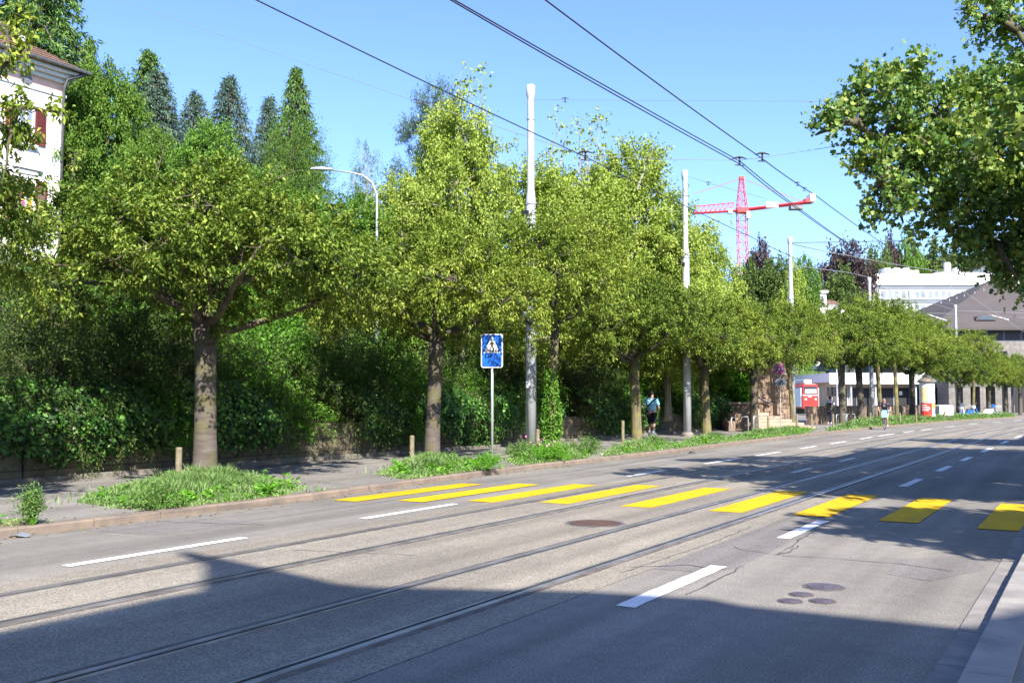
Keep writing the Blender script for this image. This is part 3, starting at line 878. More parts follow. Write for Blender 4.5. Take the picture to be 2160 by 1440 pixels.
def street_trees():
    protos = []
    for i in range(3):
        rs = np.random.RandomState(40 + i)
        bl = umbrella_blobs(rs, 2.9, 3.75, 1.85, 36, 0.72)
        protos.append(tree('cherry_tree', 'x', 'tree', bl, 0.185, 3.15, 40 + i, 1050, 96, 0.42, 0.086, 0.040,
                           MT['cherry'] if i != 1 else MT['cherry2'], MT['cbark'], spread=0.07, droop=0.3, twigs=150, shell=0.55, upb=1.0,
                           lean=((-0.12, 0.05), (0.08, -0.1), (0.05, 0.1))[i], down=0.5))
    slim = tree('slim_cherry_tree', 'x', 'tree', umbrella_blobs(np.random.RandomState(51), 2.0, 3.95, 1.7, 19, 0.65), 0.105, 3.2, 51, 520, 84, 0.5, 0.088, 0.036,
                MT['cherry2'], MT['mbark'], spread=0.07, droop=0.3, upb=1.0, twigs=90, lean=(0.1, 0.12))
    grp = 'street trees planted in the grass verge'
    spots = [(-500, 0, 0.3, 1.0, 'street tree whose trunk stands outside, leaves hanging in at the left edge', None),
             (437, 0, 0.0, 1.03, 'nearest full street tree with the thick banded grey trunk beside the short post', None),
             (911, 1, 1.9, 1.0, 'second street tree, yellowish leaves, left of the blue crossing sign', None),
             (1163, 's', 0.5, 1.22, 'slim tree with ivy on its thin trunk right of the first white pole', None),
             (1343, 2, 2.6, 1.0, 'tree with yellow mossy trunk left of the man in the blue shirt', 'm'),
             (1490, 1, 4.0, 1.0, 'tree with partly mossy trunk just right of the second white pole', 'm'),
             (1590, 0, 2.2, 1.0, 'street tree in front of the sandstone steps, dark trunk', None),
             (1671, 's', 2.4, 1.15, 'slim tree with thin straight trunk right of the round red and blue sign', None),
             (1776, 2, 1.0, 1.12, 'first tree past the gap in the verge, thin dark trunk', None),
             (1815, 1, 5.0, 1.12, 'thicker dark trunk tree left of the far white post', None),
             (1856, 's', 3.0, 1.35, 'slim tree just left of the cyclist', None),
             (1890, 's', 1.2, 1.3, 'slim pale trunk tree just right of the cyclist', None),
             (1922, 2, 0.4, 1.12, 'far tree midway between the cyclist and the advertising column', None),
             (1954, 's', 4.2, 1.25, 'thin tree standing right in front of the advertising column', None),
             (2019, 0, 3.2, 0.9, 'far tree just right of the white concrete block', None),
             (2050, 's', 5.2, 1.2, 'thin tree behind the parked scooters', None),
             (2083, 1, 0.9, 0.9, 'far tree right of the scooters by the little fence', None),
             (2118, 2, 5.5, 0.9, 'last tree of the row beside the dark underpass', None),
             (2150, 1, 2.5, 0.95, 'tree at the right edge in front of the dark underpass', None)]
    for px, v, rz, s, lab, b in spots:
        k = (px - 1080) / FPX
        d = 14.3
        Y = d / (sT - k * cT); w = CW(k * Y, Y)
        for _ in range(12):
            d = 14.3 - shift(w.y); Y = d / (sT - k * cT)
            if Y > 112 or Y < 0: Y = 112.0
            w = CW(k * Y, Y) * 0.5 + w * 0.5
        o = slim if v == 's' else protos[v]
        first = v == 's' or True
        CH_SPOTS.append((px, w.x, w.y)); s = s * (1.1 if px > 1700 else 1.0)
        place(o, (w.x, w.y, 0.08), rz, s if px != 437 else (1.13, 1.13, 0.97), lab, grp, barkm=MT['mbark'] if b == 'm' else None)
    # ivy leaves climbing the slim trunk
    w = [c for c in CH_SPOTS if c[0] == 1163][0]
    rs = np.random.RandomState(8); n = 2600
    a = rs.uniform(0, 2 * pi, n); z = rs.random(n) ** 1.5 * 2.4 + 0.1; rr = 0.14 + rs.random(n) * (0.16 * np.exp(-((z - 0.9) / 0.8) ** 2) + 0.03)
    P = np.stack([rr * np.cos(a), rr * np.sin(a), z], 1); D = np.stack([np.cos(a) * .5, np.sin(a) * .5, -0.6 + 0 * a], 1) + rs.normal(size=(n, 3)) * 0.4
    V, T = leaf_geo(P, D, 0.08 * rs.uniform(.6, 1.2, n), 0.075 * rs.uniform(.6, 1.2, n), rs, 0.3)
    o = link('climbing_ivy', np_mesh('climbing_ivy', V, T, MT['shrub']), None, (w[1], w[2], 0.08))
    tag(o, 'yellowish ivy climbing the thin trunk right of the first white pole', 'ivy')


street_trees()


def left_tree():
    base = Vector((-13.5, 2.0, 0.1)); bl = []
    for px, py, Y, r in ((18, 75, 11, 34), (-15, 100, 11, 45), (50, 105, 11, 20), (30, 235, 11, 36), (-15, 250, 11, 50), (85, 228, 11, 24), (130, 245, 11, 20), (20, 285, 11, 24), (4, 395, 11, 20),
                         (-100, 90, 11.2, 90), (-110, 260, 11.2, 100), (-260, 180, 11.5, 150), (-420, 120, 11.5, 170), (-430, 330, 11.5, 150), (-620, 240, 11.5, 190)):
        w = A(px, py, Y); r = r / FPX * Y; bl.append((w.x - base.x, w.y - base.y, w.z - base.z, r, r * .8))
    tree('cherry_tree', 'tree outside the left edge whose sparse branches hang across the pink house', 'tree', bl, 0.09, 3.4, 58, 380, 46, 0.3, 0.09, 0.042,
         MT['cherry2'], MT['cbark'], loc=base, spread=0.06, droop=0.3, twigs=200, shell=0.2, upb=0.8, down=.6)


left_tree()


def bare_branch():
    # the long branch with sparse leaves that sticks out of the nearest crown towards the lamp
    t1 = [c for c in CH_SPOTS if c[0] == 437][0]
    Y = -t1[1] * sT + t1[2] * cT
    par = [o for o in bpy.data.objects if o.parent is None and o.name.startswith('cherry_tree') and abs(o.location.x - t1[1]) < .01][0]
    rs = np.random.RandomState(55); S = []; inv = Matrix.Translation(par.location) @ Matrix.Diagonal((*par.scale, 1)); inv.invert()
    for chain, r0 in (([(560, 450), (640, 400), (700, 368), (760, 338), (805, 312)], .035), ([(700, 368), (740, 340), (770, 300)], .012), ([(640, 400), (680, 330), (690, 262)], .014),
                      ([(640, 400), (700, 420), (760, 415)], .012), ([(500, 360), (512, 310), (520, 278)], .014), ([(330, 370), (335, 330), (345, 300)], .012), ([(620, 330), (608, 300)], .01)):
        pts = [inv @ A(x, y, Y - .3) for x, y in chain]
        mb = MB()
        mb.tube(pts, [r0 * (1 - .8 * i / (len(pts) - 1)) for i in range(len(pts))], 6)
        for a, b in zip(pts[:-1], pts[1:]):
            for k in range(7):
                q = a.lerp(b, rs.random()); S.append(q)
                if k < 4:
                    e = q + Vector(rs.normal(size=3)) * .16; mb.tube([q, e], [.006, .003], 3, False); S.append(e)
        mb.build('long_branch', MT['cbark'], par)
    S = np.array([tuple(q) for q in S]); n = len(S)
    V, T = twig_leaves(S, nrm(rs.normal(size=(n, 3)) + [0, 0, .3]), .2, 5, .04, .09, .04, rs, .2, down=.6)
    link('branch_leaves', np_mesh('branch_leaves', V, T, MT['cherry']), par)


bare_branch()


# ------------------------------------------------------------------ trees behind
def background_trees():
    A1 = tree('plane_tree', 'x', 'tree', dome_blobs(np.random.RandomState(61), 3.4, 2.6, 10.2, 26, 1.25), 0.2, 2.6, 61, 900, 80, 0.8, 0.125, 0.095,
              MT['plane'], MT['sbark'], spread=0.16, droop=0.15, twigs=170, shell=0.5, nlimb=3)
    A2 = tree('plane_tree', 'x', 'tree', dome_blobs(np.random.RandomState(62), 3.0, 2.4, 10.0, 24, 1.1), 0.18, 2.6, 62, 760, 74, 0.9, 0.125, 0.095,
              MT['plane'], MT['sbark'], spread=0.15, droop=0.1, twigs=190, shell=0.55, nlimb=3)
    D1 = tree('broadleaf_tree', 'x', 'tree', dome_blobs(np.random.RandomState(63), 3.6, 2.0, 10.0, 28, 1.3, 0.6), 0.22, 2.4, 63, 1100, 72, 0.7, 0.14, 0.10,
              MT['mapleb'], MT['dbark'], spread=0.16, droop=0.3, twigs=60, shell=0.55)
    first = []

    def put(proto, px, top, Y, wpx, lab, grp, rz=0.0, leafm=None, barkm=None, nominal=(10.0, 6.8), name=None):
        w = A(px, top, Y); d = -w.x
        gz = bank_z(max(WD, min(120, d))) if Y < 100 else 6.0
        h = w.z - gz; sx = (wpx / FPX * Y) / nominal[1]
        return place(proto, (w.x, w.y, gz), rz, (sx, sx, h / nominal[0]), lab, grp, first, leafm, barkm, name)
    gp = 'pale green trees behind the street trees'
    put(A1, 975, 245, 33, 300, 'tallest pale yellow-green tree with long shoots, left of the first white pole', gp, 0.4, nominal=(10.7, 6.8))
    put(A2, 1125, 350, 36, 300, 'pale green tree right behind the first white pole', gp, 1.2, nominal=(10.7, 6.2))
    put(A2, 1235, 362, 41, 260, 'pale green tree with bare upright shoots right of the first white pole', gp, 3.0, nominal=(10.7, 6.2))
    put(A1, 1335, 325, 44, 300, 'broad pale tree just left of the second white pole', gp, 2.0, nominal=(10.7, 6.8))
    put(A1, 1405, 480, 43, 240, 'lower pale tree behind the second white pole', gp, 5.0, nominal=(10.7, 6.8))
    put(A2, 865, 375, 33, 230, 'pale tree on the left flank of the tallest pale tree', gp, 4.0, nominal=(10.7, 6.2))
    put(D1, 755, 435, 31, 280, 'mid green tree behind the curved street lamp', 'green garden trees', 1.0, MT['bright'], nominal=(10.5, 7.2))
    put(D1, 640, 430, 32, 260, 'green tree between the nearest street tree and the lamp', 'green garden trees', 2.4, MT['bright'], nominal=(10.5, 7.2))
    put(D1, 450, 285, 36, 230, 'bright green rounded tree rising above the nearest street tree', 'green garden trees', 3.3, MT['bright'], nominal=(10.5, 7.2))
    put(D1, 560, 380, 34, 250, 'green tree in front of the tall conifers', 'green garden trees', 5.1, None, nominal=(10.5, 7.2))
    put(D1, 215, 165, 42, 260, 'big dark green tree right beside the pink house', 'green garden trees', 0.2, nominal=(10.5, 7.2))
    put(D1, 330, 300, 40, 200, 'dark green tree between the house and the bright rounded tree', 'green garden trees', 4.4, nominal=(10.5, 7.2))
    put(D1, 1480, 500, 52, 200, 'sparse green tree right of the second white pole', 'green garden trees', 2.9, MT['plane'], nominal=(10.5, 7.2))
    put(D1, 300, 470, 30, 300, 'lower green tree behind the left half of the nearest crown', 'green garden trees', 3.9, MT['mapleb'], nominal=(10.5, 7.2))
    put(D1, 150, 560, 29, 260, 'low green tree in front of the pink house', 'green garden trees', 1.7, MT['mapleb'], nominal=(10.5, 7.2))

    # conifers: tiers of drooping sprays
    def conifer(name, seed, R, H, n, leafm, L, W, droop, power=0.85, z0=0.06):
        rs = np.random.RandomState(seed)
        root = empty(name, (0, 0, 0), 0, 'x', 'tree')
        mb = MB(); mb.tube([(0, 0, -0.3), (0, 0, H * 0.5), (0, 0, H * 0.98)], [R * 0.09, R * 0.05, R * 0.008], 8)
        nb = 340; starts = []; dirs = []; lens = []
        for i in range(nb):
            q = z0 + (1 - z0) * (i / nb) ** 0.85
            z = H * q; a = i * 2.399963 + rs.normal() * 0.2
            r = R * (1 - q) ** power * rs.uniform(0.68, 1.10) + 0.03
            dz = -droop * r * rs.uniform(0.6, 1.3)
            mb.tube([(0, 0, z), (r * .5 * math.cos(a), r * .5 * math.sin(a), z + dz * .2), (r * .95 * math.cos(a), r * .95 * math.sin(a), z + dz)], [R * 0.014, R * 0.008, R * 0.003], 3, False)
            m = max(3, int(6 * r / R * 3))
            for j in range(m):
                s = (j + rs.random()) / m; s = 0.25 + 0.75 * s
                p = np.array([r * s * math.cos(a), r * s * math.sin(a), z + dz * s ** 1.6])
                starts.append(p); lens.append(R * (0.05 + 0.20 * (1 - q))); dirs.append([math.cos(a) * .7 + rs.normal() * .45, math.sin(a) * .7 + rs.normal() * .45, -0.15 - droop * 0.8 + rs.normal() * .15])
        mb.build('trunk', MT['dbark'], root)
        starts = np.array(starts); dirs = nrm(np.array(dirs)); per = max(4, int(n / len(starts)))
        V, T = twig_leaves(starts, dirs, 0.8 * np.array(lens).reshape(-1, 1, 1), per, R * 0.022, L, W, rs, droop * 0.4, down=0.35)
        link('crown', np_mesh('crown', V, T, leafm), root)
        return root
    SP = conifer('spruce_tree', 71, 3.2, 10.0, 46000, MT['spruce'], 0.15, 0.045, 0.18, 0.66)
    FR = conifer('fir_tree', 72, 2.6, 11.0, 46000, MT['fir'], 0.17, 0.05, 0.55, 0.64)
    gc = 'conifers on the slope behind'
    nm = (10.0, 6.9)
    put(SP, 336, 150, 55, 360, 'blue-grey spruce in front of the green fir, nearest the house', gc, 0.3, nominal=nm)
    put(FR, 314, 104, 60, 330, 'green fir top standing just left behind the blue spruce nearest the house', gc, 0.9, nominal=(11, 5.6))
    put(SP, 412, 195, 58, 310, 'smallest blue spruce, between two taller spruces', gc, 1.3, nominal=nm)
    put(SP, 484, 162, 58, 330, 'sharp pointed blue-grey spruce above the nearest street tree', gc, 2.3, nominal=nm)
    put(SP, 568, 205, 60, 270, 'short spruce half hidden left of the tallest drooping conifer', gc, 3.3, nominal=nm)
    put(FR, 626, 140, 52, 280, 'tall narrow drooping green conifer standing clear against the sky', gc, 0.0, nominal=(11, 5.6))
    put(FR, 80, -260, 46, 520, 'huge dark drooping conifer above the house roof at the top left', gc, 2.0, nominal=(11, 5.6))
    put(FR, 190, 80, 50, 230, 'drooping conifer branches right of the huge one above the house', gc, 4.0, nominal=(11, 5.6))
    # yew: dense dark upright mass
    Y1 = tree('yew_tree', 'x', 'tree', dome_blobs(np.random.RandomState(64), 2.4, 0.8, 7.8, 22, 1.1, 0.5), 0.2, 1.4, 64, 900, 42, 0.5, 0.11, 0.035,
              MT['yew'], MT['dbark'], spread=0.12, droop=-0.3, twigs=20, shell=0.75, down=-0.6)
    put(Y1, 622, 262, 44, 185, 'dense dark green yew with smooth surface under the tall narrow conifer', 'evergreens in the garden', 0, nominal=(8.2, 4.6))
    PN = tree('pine_tree', 'x', 'tree', [(0, 0, 9.2, 1.2, .55), (-1.3, .2, 8.2, 1.2, .5), (1.1, -.3, 8.0, 1.2, .5), (-.4, .8, 7.2, 1.3, .5), (1.4, .6, 6.8, 1.2, .5), (-1.6, -.5, 6.4, 1.2, .5)],
              0.2, 6.0, 65, 520, 52, 0.5, 0.17, 0.03, MT['spruce'], MT['dbark'], spread=0.1, droop=-0.1, twigs=60, down=-0.3)
    put(PN, 925, 190, 55, 190, 'dark blue-green pine top behind the tallest pale tree', None, 0, nominal=(9.7, 5))
    W1 = tree('birch_tree', 'x', 'tree', dome_blobs(np.random.RandomState(66), 2.6, 3, 9.6, 16, 1.0), 0.14, 3, 66, 330, 36, 1.0, 0.10, 0.05,
              MT['olive'], MT['sbark'], spread=0.12, droop=0.9, twigs=200)
    put(W1, 768, 305, 50, 120, 'thin grey-green birch seen beyond the lamp arm', None, 0, nominal=(10, 5.4))
    # bare upright shoots above the pale trees
    rs = np.random.RandomState(67)
    gs = []
    # far trees on the hill beyond the station
    FT = tree('hill_tree', 'x', 'tree', dome_blobs(np.random.RandomState(68), 4.6, 1.2, 9.6, 30, 1.6, 0.5), 0.3, 2.2, 68, 800, 26, 1.0, 0.32, 0.24,
              MT['olive'], MT['dbark'], spread=0.25, droop=0.2, twigs=40, shell=0.6)
    FT2 = tree('hill_tree', 'x', 'tree', dome_blobs(np.random.RandomState(69), 4.2, 1.2, 9.6, 26, 1.5, 0.6), 0.3, 2.2, 69, 700, 26, 1.0, 0.32, 0.24,
               MT['mapleb'], MT['dbark'], spread=0.25, droop=0.2, twigs=40, shell=0.6)
    gf = 'trees on the hill beyond the station'
    n1 = (10.6, 9.4)
    for i, (px, top, Y, w, m, lab) in enumerate([
        (1602, 520, 150, 110, 'copper', 'small dark copper-leaved tree just right of the crane mast'),
        (1640, 548, 140, 150, 'olive', 'olive green tree between the crane and the third white pole'),
        (1585, 560, 140, 150, 'olive', 'olive tree at the foot of the crane mast'),
        (1696, 545, 130, 80, 'mapleb', 'narrow bright green tree right of the third white pole'),
        (1672, 560, 128, 70, 'plane', 'yellow-green tree behind the third white pole'),
        (1788, 514, 190, 140, 'copper', 'largest round copper beech left of the white office block'),
        (1775, 572, 170, 130, 'olive', 'green tree in front of the large copper beech'),
        (1850, 524, 210, 120, 'olive', 'green tree directly right of the large copper beech'),
        (1880, 508, 230, 75, 'copper', 'narrow dark red tree above the office roof'),
        (1915, 506, 230, 100, 'mapleb', 'green tree right of the narrow dark red one'),
        (1970, 522, 235, 160, 'olive', 'green tree above the middle of the office roof'),
        (2040, 520, 235, 140, 'olive', 'green tree half hidden by the hanging maple branches'),
        (2120, 530, 235, 150, 'mapleb', 'green tree behind the maple at the right edge')
        ]):
        put(FT if i % 2 else FT2, px, top, Y, w, lab, gf, i * 1.1, MT[m], nominal=n1)


background_trees()


def long_shoots():
    # the thin bare shoots that stand out above the pale trees belong to those trees
    rs = np.random.RandomState(77)
    for nm_, lab, shoots, Y in (
        ('tree_shoots', 'long thin leafy shoots rising highest above the tallest pale tree', [((975, 330), (982, 128)), ((985, 320), (1015, 152)), ((940, 300), (925, 195)), ((1000, 300), (990, 170))], 33),
        ('tree_shoots', 'thin leafy shoots right of the first white pole', [((1160, 330), (1170, 220)), ((1215, 360), (1222, 252)), ((1240, 360), (1268, 245)), ((1225, 350), (1250, 250)), ((1240, 370), (1285, 290)), ((1350, 340), (1380, 300)), ((1180, 330), (1195, 275))], 40)):
        mb = MB(); gs = []
        o0 = A(shoots[0][0][0], shoots[0][0][1] + 60, Y)
        for (a, b) in shoots:
            p0 = A(a[0] - 6, a[1] + 60, Y) - o0; p1 = A(b[0], b[1], Y) - o0
            pth = limb_path(p0, p1, rs, 6, 0, 0.25); mb.tube(pth, [0.05, 0.04, 0.032, 0.025, 0.018, 0.012, 0.007], 5)
            n = 26
            S = np.array([pth[min(6, int(s * 7))] for s in rs.uniform(0.1, 1, n)]) + rs.normal(size=(n, 3)) * 0.1
            gs.append(twig_leaves(S, nrm(rs.normal(size=(n, 3)) + [0, 0, .6]), 0.3, 5, 0.07, 0.15, 0.11, rs))
        root = empty(nm_, o0, 0, lab, 'branches', 'long shoots above the pale trees')
        mb.build('stem', MT['sbark'], root)
        V, T = merge_geo(gs); link('leaves', np_mesh('leaves', V, T, MT['plane']), root)


long_shoots()


# ------------------------------------------------------------------ maples on the near pavement
def near_maples():
    tr = CW(0, 0)
    base = Vector((3.0, 18.2, 0.1))
    bl = []
    for px, py, Y, r in ((1850, 190, 15.2, 66), (1775, 228, 15.0, 42), (1748, 262, 15.0, 26), (1900, 160, 15.4, 45), (1960, 230, 15.5, 78), (2040, 225, 15.8, 70), (2110, 190, 16, 75),
                         (1870, 280, 15.4, 58), (1850, 335, 15.2, 42), (1930, 325, 15.6, 66), (2010, 330, 15.5, 78), (2100, 320, 16, 90), (1885, 415, 15.2, 42), (1845, 395, 15.1, 28),
                         (1965, 415, 15.5, 60), (2045, 425, 15.8, 76), (2120, 430, 16, 84), (2000, 490, 15.6, 44), (2075, 515, 15.8, 46), (2135, 545, 16, 50), (1905, 470, 15.2, 20), (1720, 285, 15, 12),
                         (2190, 250, 16, 90), (2200, 400, 16, 90), (2190, 540, 16, 70), (2300, 300, 17, 165), (2320, 480, 17, 170), (2450, 350, 17, 190), (2600, 400, 18, 220), (2450, 500, 13, 150), (2600, 450, 12.5, 170), (2350, 560, 13.5, 100),  # clumps out of view, enlarged and added to widen the road shade
                         (2150, 590, 15.6, 26), (2190, 120, 17, 50), (2070, 35, 17, 36), (2035, 28, 17, 20), (2120, 25, 17, 48), (2180, 60, 17, 40), (2200, 10, 17, 70), (2300, 40, 17.5, 100), (2420, 120, 18, 120), (2220, 150, 17, 60)):
        w = A(px, py, Y); r = r / FPX * Y
        bl.append((w.x - base.x, w.y - base.y, w.z - base.z, r, r * 0.85))
    o = tree('maple_tree', 'large maple reaching in from the right edge with lobed green and yellow leaves', 'tree', bl, 0.27, 2.7, 81, 3000, 30, 0.30, 0.095, 0.09,
             MT['rmaple'], MT['dbark'], loc=base, shape='lobed', spread=0.085, droop=0.2, twigs=260, shell=0.3, nlimb=8, down=0.35, upb=0.35)
    bl2 = [(2.0 * math.cos(i * 2.4) * math.sqrt((i + .5) / 15), 2.0 * math.sin(i * 2.4) * math.sqrt((i + .5) / 15), 5.7 + .35 * math.sin(i * 1.7), .8, .5) for i in range(15)]
    o2 = tree('maple_tree', 'maple beside the camera whose leafy shade falls on the yellow crossing', 'tree', bl2, 0.2, 2.8, 82, 700, 36, 0.4, 0.14, 0.13,
              MT['rmaple'], MT['dbark'], loc=(4.75, 9.4, 0.1), shape='lobed', spread=0.1, droop=0.25, twigs=60, shell=0.35, nlimb=5)
    c = copy_tree(o2); c.location = (1.9, 15.6, 0.1); c.rotation_euler = (0, 0, 2); c.scale = (1.15, 1.15, 1.0); c['label'] = 'maple by the near kerb just outside the right edge shading the lane beyond the crossing'  # extra tree out of view, added to make the tree shade denser
    for t, s, lab in ((27.5, 1.25, 'maple further along the near pavement shading the far road'), (37, 1.2, 'maple beyond, on the near pavement, shading the farthest road')):
        c = copy_tree(o2); c.location = (3.2 + shift(t), t, 0.1); c.scale = (s, s, s); c.rotation_euler = (0, 0, t); c['label'] = lab


near_maples()


# ------------------------------------------------------------------ verge grass and weeds
def in_poly(P, poly):
    x, y = P[:, 0], P[:, 1]; ins = np.zeros(len(P), bool); n = len(poly); j = n - 1
    for i in range(n):
        xi, yi = poly[i]; xj, yj = poly[j]
        c = ((yi > y) != (yj > y)) & (x < (xj - xi) * (y - yi) / (yj - yi + 1e-12) + xi)
        ins ^= c; j = i
    return ins


PATCH = [
    [(165, 1058), (250, 1072), (345, 1078), (450, 1070), (560, 1058), (680, 1050), (640, 1030), (560, 1006), (420, 1008), (300, 1018), (215, 1036)],
    [(-60, 1130), (0, 1122), (95, 1110), (80, 1092), (20, 1095), (-60, 1110)],
    [(795, 1000), (870, 1012), (930, 1018), (1000, 1008), (1052, 994), (1020, 975), (930, 968), (850, 975)],
    [(1068, 972), (1110, 982), (1200, 980), (1285, 968), (1260, 950), (1130, 948), (1085, 955)],
    [(1272, 962), (1350, 962), (1435, 950), (1440, 936), (1340, 936), (1290, 945)],
    [(1425, 946), (1500, 946), (1565, 936), (1545, 922), (1460, 924)],
    [(1540, 934), (1620, 930), (1728, 916), (1722, 905), (1640, 908), (1560, 918)],
    [(1745, 906), (1800, 910), (1880, 903), (1980, 892), (2060, 885), (2140, 879), (2140, 874), (2040, 876), (1960, 880), (1880, 884), (1800, 892)],
]


def verge():
    rs = np.random.RandomState(91)
    gsv = []; wsv = []
    soil = MB()
    dens = [2600, 900, 2100, 1500, 1300, 1200, 1000, 420]
    for k, poly in enumerate(PATCH):
        pw = [G(x, y, 0.1) for x, y in poly]; pp = [(min(p.x, -(kerb_d(p.y) + 0.175)), p.y) for p in pw]
        cx = sum(p[0] for p in pp) / len(pp); cy = sum(p[1] for p in pp) / len(pp)
        flat_poly(soil, [(p[0], p[1]) for p in pp[::-1]], 0.1085)
        xs = [p[0] for p in pp]; ys = [p[1] for p in pp]
        area = (max(xs) - min(xs)) * (max(ys) - min(ys))
        n = int(area * dens[k])
        P = np.stack([rs.uniform(min(xs), max(xs), n), rs.uniform(min(ys), max(ys), n)], 1)
        P = P[in_poly(P, pp)]
        P = P + rs.normal(size=P.shape) * np.where(rs.random((len(P), 1)) < 0.12, 0.16, 0.03)
        P = P[P[:, 0] < -np.array([kerb_d(v) for v in P[:, 1]]) - 0.15]
        # clumpy height: low at the rim, high in the middle
        e = np.full(len(P), 9.0)
        for i in range(len(pp)):
            a = np.array(pp[i]); b = np.array(pp[(i + 1) % len(pp)]); ab = b - a
            s = np.clip(((P - a) @ ab) / (ab @ ab), 0, 1)[:, None]
            e = np.minimum(e, np.linalg.norm(P - (a + s * ab), axis=1))
        hfac = np.clip(e / 0.7, 0.22, 1.0)
        cl = 0.75 + 0.35 * np.sin(P[:, 0] * 3.1 + k) * np.sin(P[:, 1] * 2.7) + 0.2 * np.sin(P[:, 0] * 9) * np.sin(P[:, 1] * 8)
        far = 1.0 if k < 7 else 1.3
        m = len(P)
        h = (0.28 if k != 1 else 0.13) * hfac * cl * rs.uniform(0.5, 1.3, m) * far
        a = rs.uniform(0, 2 * pi, m); ln = h * rs.uniform(0.25, 0.9, m)
        b0 = np.stack([P[:, 0], P[:, 1], np.full(m, 0.10)], 1)
        dirv = np.stack([np.cos(a), np.sin(a), np.zeros(m)], 1); side = np.stack([-np.sin(a), np.cos(a), np.zeros(m)], 1)
        w = (0.006 + 0.0012 * k + rs.random(m) * 0.006)[:, None] * (2.0 if k == 7 else 1.0)
        mid = b0 + dirv * (ln * 0.35)[:, None] + np.array([0, 0, 1]) * (h * 0.65)[:, None]
        tip = b0 + dirv * ln[:, None] + np.array([0, 0, 1]) * h[:, None]
        V = np.stack([b0 - side * w, b0 + side * w, mid + side * w * .8, mid - side * w * .8, tip], 1).reshape(-1, 3)
        b = (np.arange(m) * 5)[:, None]
        T = np.concatenate([b + [[0, 1, 2]], b + [[0, 2, 3]], b + [[3, 2, 4]]], 1).reshape(-1, 3)
        gsv.append((V, T))
        # broad leaved weeds, mostly on the road side of the patch
        nw = int(area * (12 if k < 3 else 9 if k < 7 else 3))
        Q = np.stack([rs.uniform(min(xs), max(xs), nw), rs.uniform(min(ys), max(ys), nw)], 1); Q = Q[in_poly(Q, pp)]
        for q in Q:
            roadside = (q[0] > cx)
            if not roadside and rs.random() < 0.6: continue
            nl = rs.randint(8, 16); big = rs.uniform(0.07, 0.17) if k < 3 else rs.uniform(.06, .14)
            aa = rs.uniform(0, 2 * pi, nl)
            PP = np.tile([q[0], q[1], 0.11], (nl, 1)) + rs.normal(size=(nl, 3)) * [0.03, 0.03, 0.0]
            PP[:, 2] += rs.random(nl) * 0.16
            DD = np.stack([np.cos(aa), np.sin(aa), rs.uniform(0.1, 0.9, nl)], 1)
            wsv.append(leaf_geo(PP, DD, big * rs.uniform(.6, 1.1, nl), big * 0.34, rs, 0.6))
    V, T = merge_geo(gsv)
    tag(link('grass', np_mesh('grass', V, T, MT['grass'])), 'long unmown grass in the tree pits along the kerb', 'grass', kind='stuff')
    V, T = merge_geo(wsv)
    tag(link('weeds', np_mesh('weeds', V, T, MT['weed'])), 'broad-leaved weeds at the edge of the grass verge', 'weeds', kind='stuff')
    tag(soil.build('verge_soil', MT['soil']), kind='structure')
    # tiny weeds in the joint between kerb and pavement
    n = 900; t = np.concatenate([rs.uniform(4, 13, 500), rs.uniform(18, 50, 400)]); dd = np.array([kerb_d(x) for x in t]) + 0.17 + np.abs(rs.normal(size=n)) * 0.05
    keep = (np.sin(t * 2.1) + np.sin(t * 5.3) > 0.4)
    P = np.stack([-dd, t, np.full(n, 0.1)], 1)[keep]; m = len(P)
    V, T = leaf_geo(P, np.stack([rs.normal(size=m) * .5, rs.normal(size=m) * .5, np.full(m, .8)], 1), rs.uniform(.03, .09, m), 0.02, rs)
    tag(link('joint_weeds', np_mesh('joint_weeds', V, T, MT['grass'])), 'tiny weeds growing in the joint behind the red kerb', 'weeds', kind='stuff')

    # bushy wild plant at the left edge
    def plant(px, py, h, r, lab, n=60, mat='weed', fl=0):
        p = G(px, py, 0.1); rs2 = np.random.RandomState(int(px))
        root = empty('wild_plant', p, 0, lab, 'plant', None)
        mb = MB(); S = []; Dd = []
        for i in range(n):
            a = rs2.uniform(0, 2 * pi); q = rs2.random() ** 0.6
            e = np.array([r * q * math.cos(a), r * q * math.sin(a), h * rs2.uniform(0.35, 1.0) * (1.1 - 0.5 * q)])
            pth = limb_path((0, 0, 0), e, rs2, 3, 0.03, 0.15)
            if i < 26: mb.tube(pth, [0.008, 0.006, 0.004, 0.002], 3, False)
            S.append(np.array(pth[2])); Dd.append(nrm((e - np.array(pth[1]))[None])[0])
        mb.build('stem', MT['weed'], root)
        V, T = twig_leaves(np.array(S), np.array(Dd), h * 0.4, 30, 0.035, 0.05, 0.018, rs2, 0.05, down=-0.1)
        link('foliage', np_mesh('foliage', V, T, MT[mat]), root)
        fme = None
        for i in range(fl):
            a = rs2.uniform(0, 2 * pi); q = rs2.random() * r; z = h * rs2.uniform(.7, 1.05)
            if fme is None:
                fm = MB()
                vs = [(0, 0, 0)]
                for j in range(10):
                    w = 2 * pi * j / 10; k = .035 if j % 2 == 0 else .022
                    vs.append((k * math.cos(w), k * math.sin(w), .02))
                fm.add(vs, [(0, 1 + j, 1 + (j + 1) % 10) for j in range(10)])
                fo = fm.build('flower', MT['flower'], root); fme = fo.data
            else: fo = link('flower', fme, root)
            fo.location = (q * math.cos(a), q * math.sin(a), z); fo.rotation_euler = (rs2.uniform(0, 1), rs2.uniform(0, .6), 0)
    plant(68, 1108, 0.52, 0.13, 'tall blue-green bushy weed growing at the kerb by the left edge', 46, 'fir')
    plant(1110, 968, 0.55, 0.6, 'bushy blue-green plant in the verge just right of the crossing sign', 120, 'fir', 3)
    plant(1160, 972, 0.5, 0.6, 'bushy plant with pink flowers in front of the slim ivy-clad trunk', 120, 'weed', 7)
